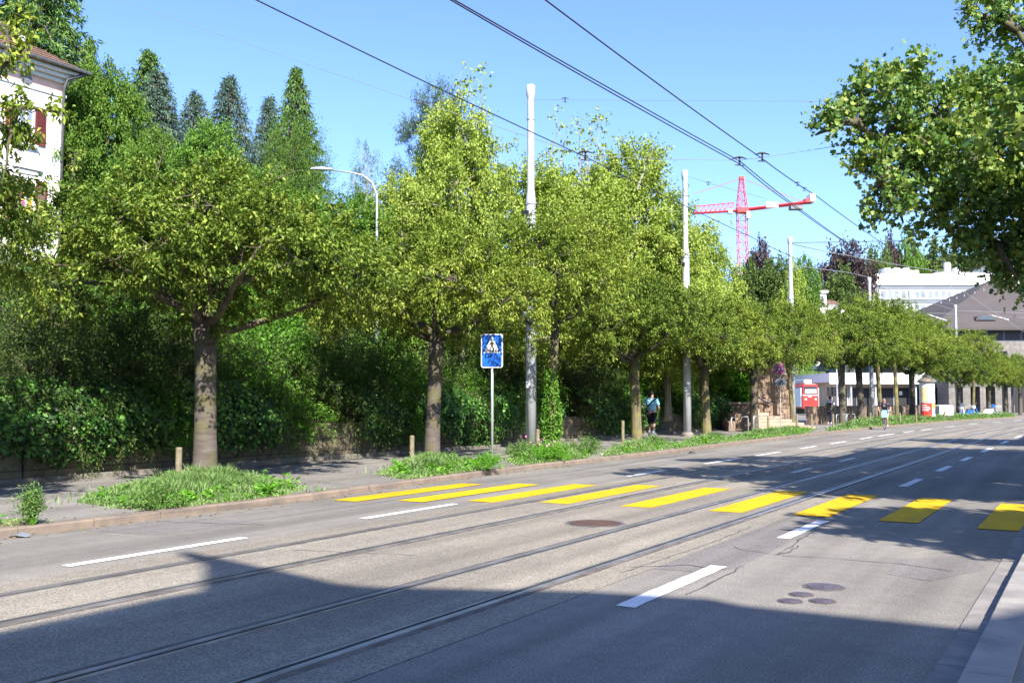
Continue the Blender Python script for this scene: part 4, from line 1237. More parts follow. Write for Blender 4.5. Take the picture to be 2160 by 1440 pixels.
    plant(1238, 958, 0.6, 0.5, 'tall weed at the right end of the flowering patch', 90, 'fir')
    plant(1030, 992, 0.4, 0.35, 'leafy weed at the foot of the blue crossing sign', 70, 'weed')
    plant(330, 1074, 0.35, 0.4, 'low blue-green weed at the front of the nearest grass patch', 60, 'fir')


verge()


# ------------------------------------------------------------------ posts and stakes
def stakes():
    first = None
    for px, y0, y1, lab in ((381, 945, 1004, 'weathered round post left of the nearest street tree trunk'),
                            (870, 930, 966, 'short wooden post just left of the second trunk'),
                            (1134, 912, 948, 'short wooden post at the foot of the first white pole'),
                            (1313, 888, 934, 'wooden post just left of the mossy trunk'),
                            (1619, 882, 912, 'wooden post between bicycle stands and the round sign'),
                            (1679, 880, 910, 'wooden post beside the slim trunk right of the round sign'),
                            (1710, 877, 905, 'wooden post at the right end of the verge by the gap'),
                            (1755, 874, 900, 'wooden post at the left end of the long far verge'),
                            (1834, 872, 897, 'wooden post left of the cyclist'),
                            (1896, 867, 888, 'wooden post right of the cyclist'),
                            (1930, 866, 886, 'wooden post left of the advertising column'),
                            (1990, 864, 882, 'wooden post right of the advertising column'),
                            (2137, 861, 877, 'last wooden post at the right end of the far verge')):
        p = at_d(px, (14.0 if px < 1600 else 13.4) - (0 if px < 1700 else min(4.5, (px - 1700) / 440 * 5)), 0.1)
        Y = -p.x * sT + p.y * cT if False else (-(p.x) * sT + p.y * cT)
        h = max(0.6, (y1 - y0) / FPX * Y) + 0.08
        root = empty('wooden_post', p, 0, lab, 'post', 'short wooden posts in the verge')
        m = MB().lathe([(0.055, -0.1), (0.055, h - 0.02), (0.045, h)], 12)
        m.build('stake', MT['wood'], root, smooth=False)


stakes()


def catenary_poles():
    proto = None
    for i, (px, top, dd, lab) in enumerate(((1120, 180, 15.0, 'nearest tall white overhead line pole, right of the blue crossing sign'),
                                            (1449, 360, 15.0, 'second tall white overhead line pole, right of the walking man'),
                                            (1671, 500, 15.0, 'third white overhead line pole, right of the crane'),
                                            (1838, 585, 14.2, 'white overhead line pole at the left end of the office block'),
                                            (1923, 612, 13.4, 'slim white pole in front of the office windows'),
                                            (2019, 643, 11.5, 'white pole in front of the brown hall roof'))):
        p = at_d(px, dd, 0.08)
        Y = -p.x * sT + p.y * cT
        ztop = A(px, top, Y).z - 0.08
        k = ztop / 11.3
        if proto is None:
            root = empty('line_pole', p, 0, lab, 'pole', 'tall white poles carrying the tram wires')
            MB().lathe([(0.165, -0.2), (0.16, 5.0), (0.15, 7.75), (0.115, 8.0), (0.105, 10.85), (0.11, 10.9), (0.14, 11.0), (0.14, 11.28), (0.12, 11.3)], 24).build('shaft', MT['pole'], root, smooth=True)
            MB().lathe([(0.175, 7.55), (0.175, 7.62)], 20).build('band', MT['galv'], root)
            MB().lathe([(0.125, 10.2), (0.125, 10.27)], 20).build('band', MT['galv'], root)
            MB().box(-.2, .02, -.22, -.14, 7.2, 7.34).build('bracket', MT['black'], root)
            MB().box(-.06, .06, -.20, -.166, 1.9, 2.1).build('number_plate', MT['pureW'], root)
            m = MB().lathe([(0.26, 0.0), (0.26, 0.12), (0.2, 0.2)], 20); m.build('foot_collar', MT['concrete'], root)
            proto = root; proto.scale = (1, 1, k)
        else:
            c = copy_tree(proto); c.location = p; c.scale = (1, 1, k) if i != 4 else (0.8, 0.8, k); c['label'] = lab
    # curved street lamp
    p = A(795, 600, 30.2); gz = bank_z(-p.x)
    root = empty('street_lamp', (p.x, p.y, gz), TH, 'slender grey street lamp with curved arm and flat head above the trees', 'street lamp')

    def lp(px, py):
        w = A(px, py, 30.2) - p; ux = w.x * cT + w.y * sT
        return (ux, 0, w.z + p.z - gz)
    MB().tube([(0, 0, -0.2), (0, 0, 3), lp(795, 440), lp(795, 410), lp(785, 385), lp(765, 370), lp(740, 364), lp(700, 359)],
              [0.08, 0.06, 0.036, 0.033, 0.031, 0.029, 0.027, 0.025], 12).build('mast', MT['galv'], root, smooth=True)
    a = lp(702, 358); b = lp(655, 357)
    m = MB()
    for q, w, h in ((0, .05, .04), (.15, .1, .07), (.5, .15, .09), (.85, .13, .07), (1, .06, .03)):
        x = a[0] + (b[0] - a[0]) * q; z = a[2] + (b[2] - a[2]) * q
        m.v += [(x, -w, z), (x, 0, z + h), (x, w, z), (x, 0, z - h * .5)]
    for i in range(4):
        for j in range(4): m.f.append((i * 4 + j, i * 4 + (j + 1) % 4, i * 4 + 4 + (j + 1) % 4, i * 4 + 4 + j))
    m.f += [(0, 1, 2, 3), (19, 18, 17, 16)]
    m.build('lamp_head', MT['pole'], root, smooth=True)


catenary_poles()


# ------------------------------------------------------------------ wires
def wires():
    def wire(name, pts, r, mat, lab, grp=None, sag=0.0, cat='wire'):
        P = []
        for a, b in zip(pts[:-1], pts[1:]):
            for i in range(10):
                s = i / 10; q = a.lerp(b, s); q.z -= sag * 4 * s * (1 - s); P.append(q)
        P.append(pts[-1]); o0 = P[0].copy()
        m = MB().tube([q - o0 for q in P], r, 6)
        o = m.build(name, mat, None, o0, smooth=True)
        return tag(o, lab, cat, grp)
    ext = lambda a, b, k: a + (a - b) * k
    W = MT['wire']; gp = 'tram contact wires over the road'
    a0 = G(540, 0, 5.65); a1 = G(1235, 331, 5.65); a2 = G(1587, 501, 5.65); a3 = G(1720, 564, 5.60)
    wire('contact_wire', [ext(a0, a1, 0.6), a0, a1, a2, a3], 0.009, W, 'lowest of the thick dark wires, crossing in front of the first white pole', gp, 0.02)
    b0 = G(950, 0, 5.60); b1 = G(1560, 346, 5.60); b2 = G(1660, 425, 5.60); b3 = G(1790, 516, 5.6)
    c0 = G(958, 0, 5.72); c1 = G(1562, 341, 5.66)
    c2 = G(1672, 430, 5.66); c3 = G(1800, 522, 5.66)
    wire('contact_wire', [ext(b0, b1, 0.5), b0, b1, b2, b3], 0.009, W, 'lower wire of the close pair running down over the crane', gp, 0.02)
    wire('contact_wire', [ext(c0, c1, 0.5), c0, c1, c2, c3], 0.009, W, 'upper wire of the close pair running down over the crane', gp, 0.01)
    d0 = G(1150, 0, 5.60); d1 = G(1608, 335, 5.60); d2 = G(1720, 412, 5.6); d3 = G(1868, 517, 5.6)
    wire('contact_wire', [ext(d0, d1, 0.5), d0, d1, d2, d3], 0.009, W, 'rightmost thick dark wire meeting the crane counterweight', gp, 0.02)
    S = MT['rope']; gs = 'thin cross-span wires'
    sp = [A(-220, -165, 26.0), A(250, 0, 22.3), A(875, 213, 18.2), A(1060, 271, 17.2), A(1235, 328, 16.2)]
    wire('span_wire', sp, 0.0045, S, 'thin wire sloping from the top left to the lowest thick wire', gs)
    sp = [A(1235, 328, 16.2), A(1365, 336, 16.3), A(1560, 338, 16.1), A(1610, 332, 15.8), A(1800, 303, 15.6), A(2200, 240, 16.5)]
    wire('span_wire', sp, 0.0045, S, 'thin wire carrying the hangers from the lowest wire to the right maple', gs)
    w1 = at_d(1120, 15.0); z = A(1120, 210, -w1.x * sT + w1.y * cT).z
    wire('span_wire', [Vector((w1.x, w1.y, z)), A(1195, 211, 28.7), A(1740, 214, 25.5), A(2200, 225, 23.0)], 0.006, S, 'thin level wire from the top of the first white pole', gs)
    wire('span_wire', [A(1449, 372, 41), A(1497, 387, 40), A(1620, 420, 38)], 0.008, S, 'short thin wire from the top of the second white pole', gs)
    wire('span_wire', [A(1449, 468, 41), A(1472, 473, 40), A(1600, 500, 36), A(1760, 535, 34)], 0.006, S, 'thin wire from halfway up the second white pole', gs)
    for j, (pts, lab) in enumerate([([(1671, 512, 56), (1900, 508, 50), (2160, 480, 44)], 'thin wire rising right from the top of the third pole'),
                                    ([(1671, 514, 56), (1740, 530, 60), (1900, 560, 66), (2160, 600, 70)], 'thin wire falling right from the third pole over the copper beech'),
                                    ([(1671, 560, 56), (1790, 575, 62), (1838, 586, 76)], 'thin wire between the third pole and the pole at the office block'),
                                    ([(1838, 600, 76), (1925, 628, 90), (2019, 655, 100), (2160, 660, 100)], 'thin wire across the office windows'),
                                    ([(1923, 615, 90), (2000, 640, 85), (2160, 655, 80)], 'thin wire across the upper brown roof'),
                                    ([(2019, 665, 104), (2160, 670, 100)], 'thin wire across the lower brown roof'),
                                    ([(1955, 660, 100), (2019, 662, 104)], 'short thin wire left of the pole at the brown roof'),
                                    ([(1960, 578, 95), (2040, 620, 95), (2160, 700, 95)], 'thin wire slanting down across the brown roof')]):
        wire('span_wire', [A(*q) for q in pts], 0.022, S, lab, gs)

    def hanger(p, rz, lab, s=0.75, nm='wire_hanger'):
        root = empty(nm, p, rz, lab, 'insulator', 'insulators on the tram wires')
        m = MB(); m.tube([(-.16 * s, 0, .05 * s), (-.06 * s, 0, .085 * s), (0, 0, .09 * s), (.06 * s, 0, .085 * s), (.16 * s, 0, .05 * s)], [.012 * s, .02 * s, .026 * s, .02 * s, .012 * s], 8)
        m.build('bow', MT['black'], root)
        m = MB().lathe([(.012 * s, -.09 * s), (.03 * s, -.06 * s), (.014 * s, -.03 * s), (.034 * s, 0), (.014 * s, .03 * s), (.03 * s, .07 * s)], 10); m.build('insulator', MT['black'], root)
        m = MB().tube([(-.10 * s, 0, -.09 * s), (.10 * s, 0, -.10 * s)], .013 * s, 6); m.build('clamp', MT['black'], root)
    hanger(b1 + Vector((0, 0, .05)), TH, 'dark hanger holding the close wire pair')
    hanger(d1 + Vector((0, 0, .03)), TH, 'dark hanger holding the rightmost thick wire')
    hanger(a1 + Vector((0, 0, .02)), TH, 'small dark hanger on the lowest thick wire', .8)
    hanger(A(1365, 338, 16.3), TH, 'small insulator on the thin span left of the second pole', .45)
    for px, py, Y, lab in ((878, 214, 18.2, 'left link insulator on the long thin sloping wire'), (893, 219, 18.1, 'right link insulator on the long thin sloping wire')):
        hanger(A(px, py, Y), TH, lab, .4)
    for px, py, Y, lab in ((1682, 388, 13.4, 'first clamp on the rightmost wire before the crane counterweight'), (1696, 399, 13.4, 'second clamp on the rightmost wire at the crane counterweight')):
        hanger(G(px, py, 5.6), TH, lab, .35)
    for px, py, Y, lab in ((1192, 211, 28.7, 'turnbuckle on the level wire beside the first white pole'), (1494, 387, 40, 'turnbuckle on the short wire beside the second white pole')):
        hanger(A(px, py, Y), TH, lab, .7, 'turnbuckle')


wires()


# ------------------------------------------------------------------ signs
def disc(mb, r, y0, y1, c=(0, 0), n=40):
    mb.prism([(c[0] + r * math.cos(2 * pi * i / n), c[1] + r * math.sin(2 * pi * i / n)) for i in range(n)], y0, y1, 'y'); return mb


def rrect(w, h, r, cx=0, cz=0, n=5):
    p = []
    for sx, sz, a0 in ((1, 1, 0), (-1, 1, 90), (-1, -1, 180), (1, -1, 270)):
        for i in range(n + 1):
            a = rad(a0 + 90 * i / n); p.append((cx + sx * (w / 2 - r) + r * math.cos(a), cz + sz * (h / 2 - r) + r * math.sin(a)))
    return p


def signs():
    p = G(1038, 978, 0.1)
    root = empty('crossing_sign', p, TH - 0.12, 'blue pedestrian crossing sign on a grey post at the kerb', 'road sign')
    Yd = -p.x * sT + p.y * cT
    ztop = A(1038, 704, Yd).z - 0.1; zbot = A(1038, 776, Yd).z - 0.1; H = ztop - zbot; Wd = 47 / FPX * Yd
    MB().lathe([(0.032, -0.2), (0.032, zbot + H * .8)], 14).build('post', MT['galv'], root, smooth=True)
    cz = (ztop + zbot) / 2
    MB().prism(rrect(Wd, H, 0.06, 0, cz), -0.055, -0.035, 'y').build('rim', MT['galv'], root)
    MB().prism(rrect(Wd * .965, H * .975, 0.055, 0, cz), -0.058, -0.054, 'y').build('white_border', MT['pureW'], root)
    MB().prism(rrect(Wd * .90, H * .935, 0.045, 0, cz), -0.061, -0.057, 'y').build('blue_face', MT['signblue'], root)
    # white triangle
    tw = Wd * .74; th = H * .50; tz = zbot + H * .44
    MB().prism([(-tw / 2, tz), (tw / 2, tz), (0, tz + th)], -0.064, -0.060, 'y').build('triangle', MT['pureW'], root)
    m = MB(); s = th

    def pl(pts): m.prism([(x * s, tz + z * s) for x, z in pts], -0.067, -0.063, 'y')
    for i in range(6):
        x = -0.5 + i * 0.17 + .02
        if abs(x + .05) < .02: continue
        pl([(x - .02 + .0, .04), (x + .05, .04), (x + .10, .17), (x + .05, .17)] if x < 0 else [(x, .04), (x + .07, .04), (x + .03, .17), (x - .02, .17)])
    disc(m, .055 * s, -0.067, -0.063, (0.0, tz + .74 * s), 14)
    pl([(-.06, .66), (.06, .66), (.08, .40), (-.05, .40)])
    pl([(-.05, .42), (.03, .42), (-.06, .24), (-.16, .06), (-.22, .09), (-.13, .26)])
    pl([(.0, .42), (.08, .42), (.10, .24), (.17, .08), (.11, .05), (.03, .24)])
    pl([(-.06, .65), (-.03, .58), (-.11, .46), (-.16, .49)])
    pl([(.06, .66), (.04, .58), (.14, .44), (.19, .47)])
    m.build('walking_figure', MT['black'], root)

    # no stopping sign
    p = at_d(1645, 13.0, 0.1); Yd = -p.x * sT + p.y * cT
    root = empty('no_stopping_sign', p, TH, 'round red and blue no stopping sign with small plate beneath on a thin post', 'road sign')
    z1 = A(1645, 778, Yd).z - 0.1; z2 = A(1645, 806, Yd).z - 0.1; w = 24 / FPX * Yd
    MB().lathe([(0.03, -0.2), (0.03, z1)], 12).build('post', MT['galv'], root)
    MB().prism(rrect(w, w * 0.95, .03, 0, z1), -0.05, -0.035, 'y').build('back_plate', MT['officegrey'], root)
    MB().prism(rrect(w, w * 0.62, .02, 0, z2 + w * .02), -0.05, -0.035, 'y').build('lower_plate', MT['officegrey'], root)
    m = MB(); disc(m, w * .42, -0.056, -0.05, (0, z1)); m.build('red_ring', MT['signred'], root)
    m = MB(); disc(m, w * .32, -0.061, -0.056, (0, z1)); m.build('blue_disc', MT['signblue'], root)
    m = MB(); q = w * .30; e = w * .045
    for sg in (1, -1):
        a = rad(45 * sg); c_, s_ = math.cos(a), math.sin(a)
        m.prism([(x * c_ - y * s_, z1 + x * s_ + y * c_) for x, y in ((-q, -e), (q, -e), (q, e), (-q, e))], -0.065 - .002 * sg, -0.060, 'y')
    m.build('red_cross', MT['signred'], root)
    m = MB(); m.box(-w * .03, w * .03, -0.055, -0.049, z2 - w * .2, z2 + w * .1)
    m.prism([(-w * .1, z2 + w * .08), (w * .1, z2 + w * .08), (0, z2 + w * .24)], -0.056, -0.05, 'y'); m.build('arrow', MT['black'], root)

    # sign post just outside the frame whose thin shadow crosses the road
    root = empty('direction_sign', (-0.0, 10.5, 0.1), 0, 'thin post with a pointed plate whose shadow lies across the near lane', 'road sign')
    MB().lathe([(0.03, -.2), (0.03, 2.62)], 12).build('post', MT['galv'], root)
    MB().prism([(-0.25, 1.78), (0.5, 1.78), (0.5, 1.98), (-0.25, 1.98), (-.36, 1.88)], -0.05, -0.03, 'y').build('plate', MT['pureW'], root)


signs()


def bike_stands():
    for i, (px0, px1, lab) in enumerate(((1541, 1590, 'left steel bicycle hoop in front of the sandstone wall'), (1610, 1638, 'steel bicycle hoop just left of the round sign'),
                                         (1762, 1783, 'far bicycle hoop at the left end of the long verge'), (1784, 1801, 'far bicycle hoop beside the first far trunk'))):
        d = 13.9 if i < 2 else 13.0
        a = at_d(px0, d, 0.1); b = at_d(px1, d, 0.1)
        if i == 1: a = at_d(1588, d, .1)
        L = b - a; root = empty('bicycle_stand', a, math.atan2(L.y, L.x), lab, 'bicycle stand', 'steel bicycle hoops in the verge')
        w = min(L.length, 2.4); h = 0.78 if i < 2 else .7; r = .16; pts = [(0, 0, -.1), (0, 0, h - r)]
        for k in range(1, 5): pts.append((r - r * math.cos(rad(22.5 * k)), 0, h - r + r * math.sin(rad(22.5 * k))))
        for k in range(0, 5): pts.append((w - r + r * math.sin(rad(22.5 * k)), 0, h - r + r * math.cos(rad(22.5 * k))))
        pts.append((w, 0, -.1))
        MB().tube(pts, 0.03, 10).build('hoop', MT['galv'], root, smooth=True)
        MB().lathe([(0.07, 0), (0.07, 0.012)], 14).build('foot_plate', MT['galv'], root); MB().lathe([(0.07, 0), (0.07, 0.012)], 14, (w, 0)).build('foot_plate', MT['galv'], root)


bike_stands()


# ------------------------------------------------------------------ pink-white villa at the left
def box_on_plane(mb, x0, px0, py0, px1, py1, dep0, dep1, ref=None):
    """box whose front face is read off the photo on the facade plane x0, proud of it from dep0 to dep1"""
    a = FP(px0, py0, x0); b = FP(px1, py1, x0)
    mb.box(x0 + dep0, x0 + dep1, min(a.y, b.y), max(a.y, b.y), min(a.z, b.z), max(a.z, b.z)); return a, b


def villa():
    x0 = -36.3
    cor = FP(137, 180, x0); yC = cor.y; zE = FP(137, 170, x0).z; zb = 3.5; y0 = yC - 16; dp = 11
    root = empty('villa', (0, 0, 0), 0, 'white and pink villa with dark red shutters and brown tiled roof at the left edge', 'house')
    band0 = FP(137, 205, x0).z; band1 = FP(137, 179, x0).z
    MB().box(x0 - dp, x0, y0, yC, zb, band0).build('wall', MT['render'], root)
    MB().box(x0 - dp + .02, x0 - .02, y0 + .02, yC - .02, band0, band1).build('frieze', MT['pink'], root)
    MB().box(x0 - dp - .05, x0 + .06, y0 - .05, yC + .06, band0 - .07, band0 + .06).build('moulding', MT['trim'], root, bevel=.02)
    m = MB(); m.box(x0 - dp - .12, x0 + .12, y0 - .12, yC + .12, band1, band1 + .18); m.box(x0 - dp - .3, x0 + .3, y0 - .3, yC + .3, band1 + .18, band1 + .34); m.box(x0 - dp - .5, x0 + .5, y0 - .5, yC + .5, band1 + .34, band1 + .48)
    m.build('cornice', MT['trim'], root, bevel=.015)
    ze = band1 + .48; ov = .62
    xa, xb, ya, yb = x0 - dp - ov, x0 + ov, y0 - ov, yC + ov; H = 3.1; ins = 4.6
    m = MB().add([(xa, ya, ze), (xb, ya, ze), (xb, yb, ze), (xa, yb, ze), (xa, ya, ze + .08), (xb, ya, ze + .08), (xb, yb, ze + .08), (xa, yb, ze + .08),
                  (xa + ins, ya + ins, ze + H), (xb - ins, ya + ins, ze + H), (xb - ins, yb - ins, ze + H), (xa + ins, yb - ins, ze + H)],
                 [(3, 2, 1, 0), (0, 1, 5, 4), (1, 2, 6, 5), (2, 3, 7, 6), (3, 0, 4, 7), (4, 5, 9, 8), (5, 6, 10, 9), (6, 7, 11, 10), (7, 4, 8, 11), (8, 9, 10, 11)])
    # tile courses
    for k in range(1, 16):
        q = k / 16; z = ze + .08 + (H - .08) * q + .02; i_ = ins * q
        m.tube([(xb - i_, ya + i_, z), (xb - i_, yb - i_, z)], .03, 5)
        m.tube([(xb - i_, yb - i_, z), (xa + i_, yb - i_, z)], .03, 5)
    rf = m.build('roof', MT['tile'], root)
    MB().tube([(xb + .05, ya, ze + .06), (xb + .05, yb + .05, ze + .06), (xa, yb + .05, ze + .06)], .08, 8).build('gutter', MT['lead'], root)
    yd = yC - .12
    MB().tube([(xb, yb - .1, ze), (x0 + .35, yd, ze - .35), (x0 + .12, yd, ze - .75), (x0 + .12, yd, zb)], .065, 8).build('downpipe', MT['lead'], root, smooth=True)
    # dormer with curved top
    a = FP(60, 96, x0 - 1.2); w0 = a.y - 2.4
    dm = MB(); dm.prism([(w0, ze + .4), (a.y, ze + .4), (a.y, ze + 1.2), (a.y - .3, ze + 1.5), (a.y - 1.2, ze + 1.65), (w0 + .3, ze + 1.5), (w0, ze + 1.2)], x0 - 3.6, x0 - .9, 'x')
    d_ = dm.build('dormer', MT['hallroof'], root)
    MB().box(x0 - .9, x0 - .86, a.y - .6, a.y - .2, ze + .75, ze + 1.3).build('pane', MT['pureW'], d_)
    MB().box(x0 - 3.4, x0 - 2.6, yC - 4.6, yC - 3.6, ze + 1, ze + 5.4).build('chimney', MT['lead'], root)
    # medallion
    c = FP(55, 166, x0); m = MB(); n = 24
    for r_, d_ in ((.24, .03), (.17, .045), (.09, .06)):
        m.prism([(c.y + r_ * math.cos(2 * pi * i / n), c.z + r_ * math.sin(2 * pi * i / n)) for i in range(n)], x0, x0 + d_, 'x')
    m.build('medallion', MT['officegrey'], root)

    def window(gx0, gx1, gy0, gy1, curtain, sh=True, shl=(15, 36), shr=(80, 101)):
        a = FP(gx0, gy0, x0); b = FP(gx1, gy1, x0)
        ya_, yb_ = min(a.y, b.y), max(a.y, b.y); zt = FP((gx0 + gx1) / 2, gy0, x0).z; zb_ = FP((gx0 + gx1) / 2, gy1, x0).z
        e = .09
        f = MB(); f.box(x0, x0 + .05, ya_ - e, ya_, zb_ - e, zt + e); f.box(x0, x0 + .05, yb_, yb_ + e, zb_ - e, zt + e)
        f.box(x0, x0 + .05, ya_, yb_, zt, zt + e); f.box(x0, x0 + .05, ya_, yb_, zb_ - e, zb_)
        ym = (ya_ + yb_) / 2; f.box(x0 + .012, x0 + .045, ym - .03, ym + .03, zb_, zt); zm = zb_ + (zt - zb_) * .55
        f.box(x0 + .014, x0 + .04, ya_, ym - .03, zm - .02, zm + .02); f.box(x0 + .014, x0 + .04, ym + .03, yb_, zm - .02, zm + .02)
        w = f.build('window', MT['pureW'], root)
        MB().box(x0 + .004, x0 + .01, ya_, yb_, zb_, zt).build('pane', MT['curtainY'] if curtain else MT['glass2'], w)
        MB().box(x0 + .002, x0 + .18, ya_ - .2, yb_ + .2, zb_ - e - .12, zb_ - e - .002).build('sill', MT['trim'], w, bevel=.01)
        wd = .46
        for yy0, yy1 in ((ya_ - .12 - wd, ya_ - .12), (yb_ + .12, yb_ + .12 + wd)):
            m = MB(); m.box(x0 + .03, x0 + .075, yy0, yy0 + .05, zb_ - .05, zt + .05); m.box(x0 + .03, x0 + .075, yy1 - .05, yy1, zb_ - .05, zt + .05)
            for zz in (zb_ - .05, (zb_ + zt) / 2 - .03, zt): m.box(x0 + .03, x0 + .075, yy0 + .05, yy1 - .05, zz, zz + .06)
            k = 22
            for j in range(k):
                zz = zb_ + (zt - zb_) * (j + .2) / k; m.box(x0 + .035, x0 + .065, yy0 + .05, yy1 - .05, zz, zz + .035)
            m.build('shutter', MT['shutter'], root)
        return ya_, yb_, zt
    window(41, 66, 228, 298, False)
    q = window(41, 67, 380, 465, True)
    m = MB(); m.box(x0, x0 + .12, q[0] - .35, q[1] + .35, q[2] + .45, q[2] + .58); m.box(x0, x0 + .05, q[0] - .2, q[1] + .2, q[2] + .25, q[2] + .449)
    m.build('lintel', MT['trim'], root, bevel=.01)
    # the same windows further left and one storey down
    for dpx in (-190,):
        window(41 + dpx, 66 + dpx, 190, 262, False); window(41 + dpx, 67 + dpx, 345, 440, False)
    window(38, 66, 560, 640, False)


villa()


# ------------------------------------------------------------------ sandstone wall, steps
def steps():
    Y0 = 53.0
    root = empty('sandstone_wall', CW(0, 0, 0.1), TH, 'tall warm sandstone wall pier with a handrail above the steps', 'wall')
    cx = lambda px, Y=Y0: (px - 1080) / FPX * Y
    MB().box(cx(1588), cx(1682), Y0 + 1.2, Y0 + 6, 0, 5.0).build('pier', MT['sand'], root)
    MB().box(cx(1584), cx(1686), Y0 + 1.1, Y0 + 1.2, 0.0, 0.9 + .5).build('plinth', MT['sand'], root)
    m = MB(); z = lambda py, Y=Y0: CH - .1 + (845 - py) / FPX * Y
    m.tube([(cx(1594), Y0 + .9, z(828)), (cx(1615), Y0 + .9, z(842)), (cx(1636), Y0 + .9, z(851))], .05, 8)
    m.tube([(cx(1624), Y0 + .9, z(846)), (cx(1624), Y0 + .9, z(862))], .035, 8)
    m.build('handrail', MT['iron'], root)
    root2 = empty('stone_steps', CW(0, 0, 0.1), TH, 'pale sandstone steps going up beside the sandstone wall', 'steps')
    for k, (pr, py) in enumerate(((1702, 893), (1684, 885), (1662, 877), (1642, 869), (1622, 862), (1606, 856))):
        m = MB().box(cx(1560), cx(pr), Y0 - 1.3 + k * .36, Y0 + 1.1, (0.0 if k == 0 else .17 * k), .17 * (k + 1) - .004)
        m.build('step', MT['sandstep'], root2, bevel=.02)
    root3 = empty('garden_wall', CW(0, 0, 0.1), TH, 'low sandstone wall left of the steps in dappled shade', 'wall')
    m = MB(); m.box(cx(1524, 50), cx(1592, 50), 50.2, 50.8, 0, z(852, 50)); m.box(cx(1536, 49), cx(1590, 49), 48.9, 49.6, 0, z(872, 49)); m.box(cx(1545, 47), cx(1560, 47), 48.0, 48.6, 0, .5)
    m.build('wall_blocks', MT['sand'], root3, bevel=.03)
    MB().box(cx(1522, 50), cx(1594, 50), 50.1, 50.9, z(852, 50), z(852, 50) + .1).build('coping', MT['sandstep'], root3)
    # ivy mass left of the pier
    rs = np.random.RandomState(31); n = 9000
    X = rs.uniform(cx(1522, 52), cx(1584, 52), n); Z = rs.uniform(.9, 4.4, n)
    P0 = np.stack([X, 51.6 + rs.normal(size=n) * .25 - 0.25 * np.sin(X * 3) * np.sin(Z * 2.5), Z], 1)
    P = np.stack([P0[:, 0] * cT - P0[:, 1] * sT, P0[:, 0] * sT + P0[:, 1] * cT, P0[:, 2]], 1)
    D = np.array([0.1, -.5, -.5]) + rs.normal(size=(n, 3)) * .5
    V, T = leaf_geo(P, D, rs.uniform(.10, .2, n), .13, rs, .4)
    tag(link('ivy_curtain', np_mesh('ivy_curtain', V, T, MT['weed'])), 'sunlit bright green ivy hanging left of the sandstone wall', 'ivy', kind='stuff')
    root4 = empty('stone_backing_wall', CW(0, 0, 0.1), TH, 'old stone wall behind the bright ivy left of the sandstone wall', 'wall')
    MB().box(cx(1500, 52), cx(1587, 52), 52.2, 53.0, 0, 4.8).build('wall_blocks', MT['wallstone'], root4)
    # long low wall behind the far verge, one block per bay
    root5 = empty('boundary_wall', (0, 0, .1), 0, 'low brown stone wall running behind the far trees', 'wall')
    m = MB()
    for k in range(22):
        a = at_d(1712 + k * 13.5, 15.6 - max(0, (k - 4)) * .22); b = at_d(1712 + k * 13.5 + 11.5, 15.6 - max(0, (k - 3.1)) * .22)
        u = (b - a); n_ = Vector((-u.y, u.x, 0)).normalized() * .4
        h = 1.15
        pts = [(a.x, a.y), (b.x, b.y), (b.x + n_.x, b.y + n_.y), (a.x + n_.x, a.y + n_.y)]
        m.prism(pts, 0, h - (.1 if k % 3 == 2 else 0))
    m.build('wall_blocks', MT['sand'], root5)


steps()


# ------------------------------------------------------------------ town behind: station, hall, office, villas
def street_dirt():
    rs = np.random.RandomState(101)
    n = 1500
    t = rs.uniform(2, 45, n); kd = np.array([kerb_d(x) for x in t])
    d = np.where(rs.random(n) < .45, kd - np.abs(rs.normal(size=n)) * .18, kd + .2 + rs.random(n) ** 1.5 * 4.5)
    P = np.stack([-d, t, np.where(d < kd, 0.006, 0.108)], 1)
    D = nrm(np.stack([rs.normal(size=n), rs.normal(size=n), rs.normal(size=n) * .08], 1)); D[:, 2] = np.abs(D[:, 2])
    V, T = leaf_geo(P, D, rs.uniform(.03, .07, n), .028, rs, 3.0)
    m = leaf_mat('dry_leaf', [(0.16, 0.09, 0.04), (0.28, 0.18, 0.07), (0.34, 0.30, 0.10)], 0.1, 0.7)
    tag(link('fallen_leaves', np_mesh('fallen_leaves', V, T, m)), 'dry fallen leaves scattered along the kerb and pavement', 'leaves', kind='stuff')
    pb = MB(); r = random.Random(12)
    for c in ([(1340, 1196), (1440, 1160), (1590, 1105), (1700, 1112), (1650, 1150), (1560, 1196), (1470, 1206)], [(180, 1118), (420, 1092), (560, 1100), (330, 1128)], [(1890, 1180), (2050, 1170), (2080, 1200), (1960, 1225), (1870, 1210)]):
        flat_poly(pb, [G(x, y, 0) for x, y in c], 0.0025)
    tag(pb.build('asphalt_patches', asphalt('patched_asphalt', (0.20, 0.185, 0.175), (0.15, 0.14, 0.138))), kind='structure')


street_dirt()


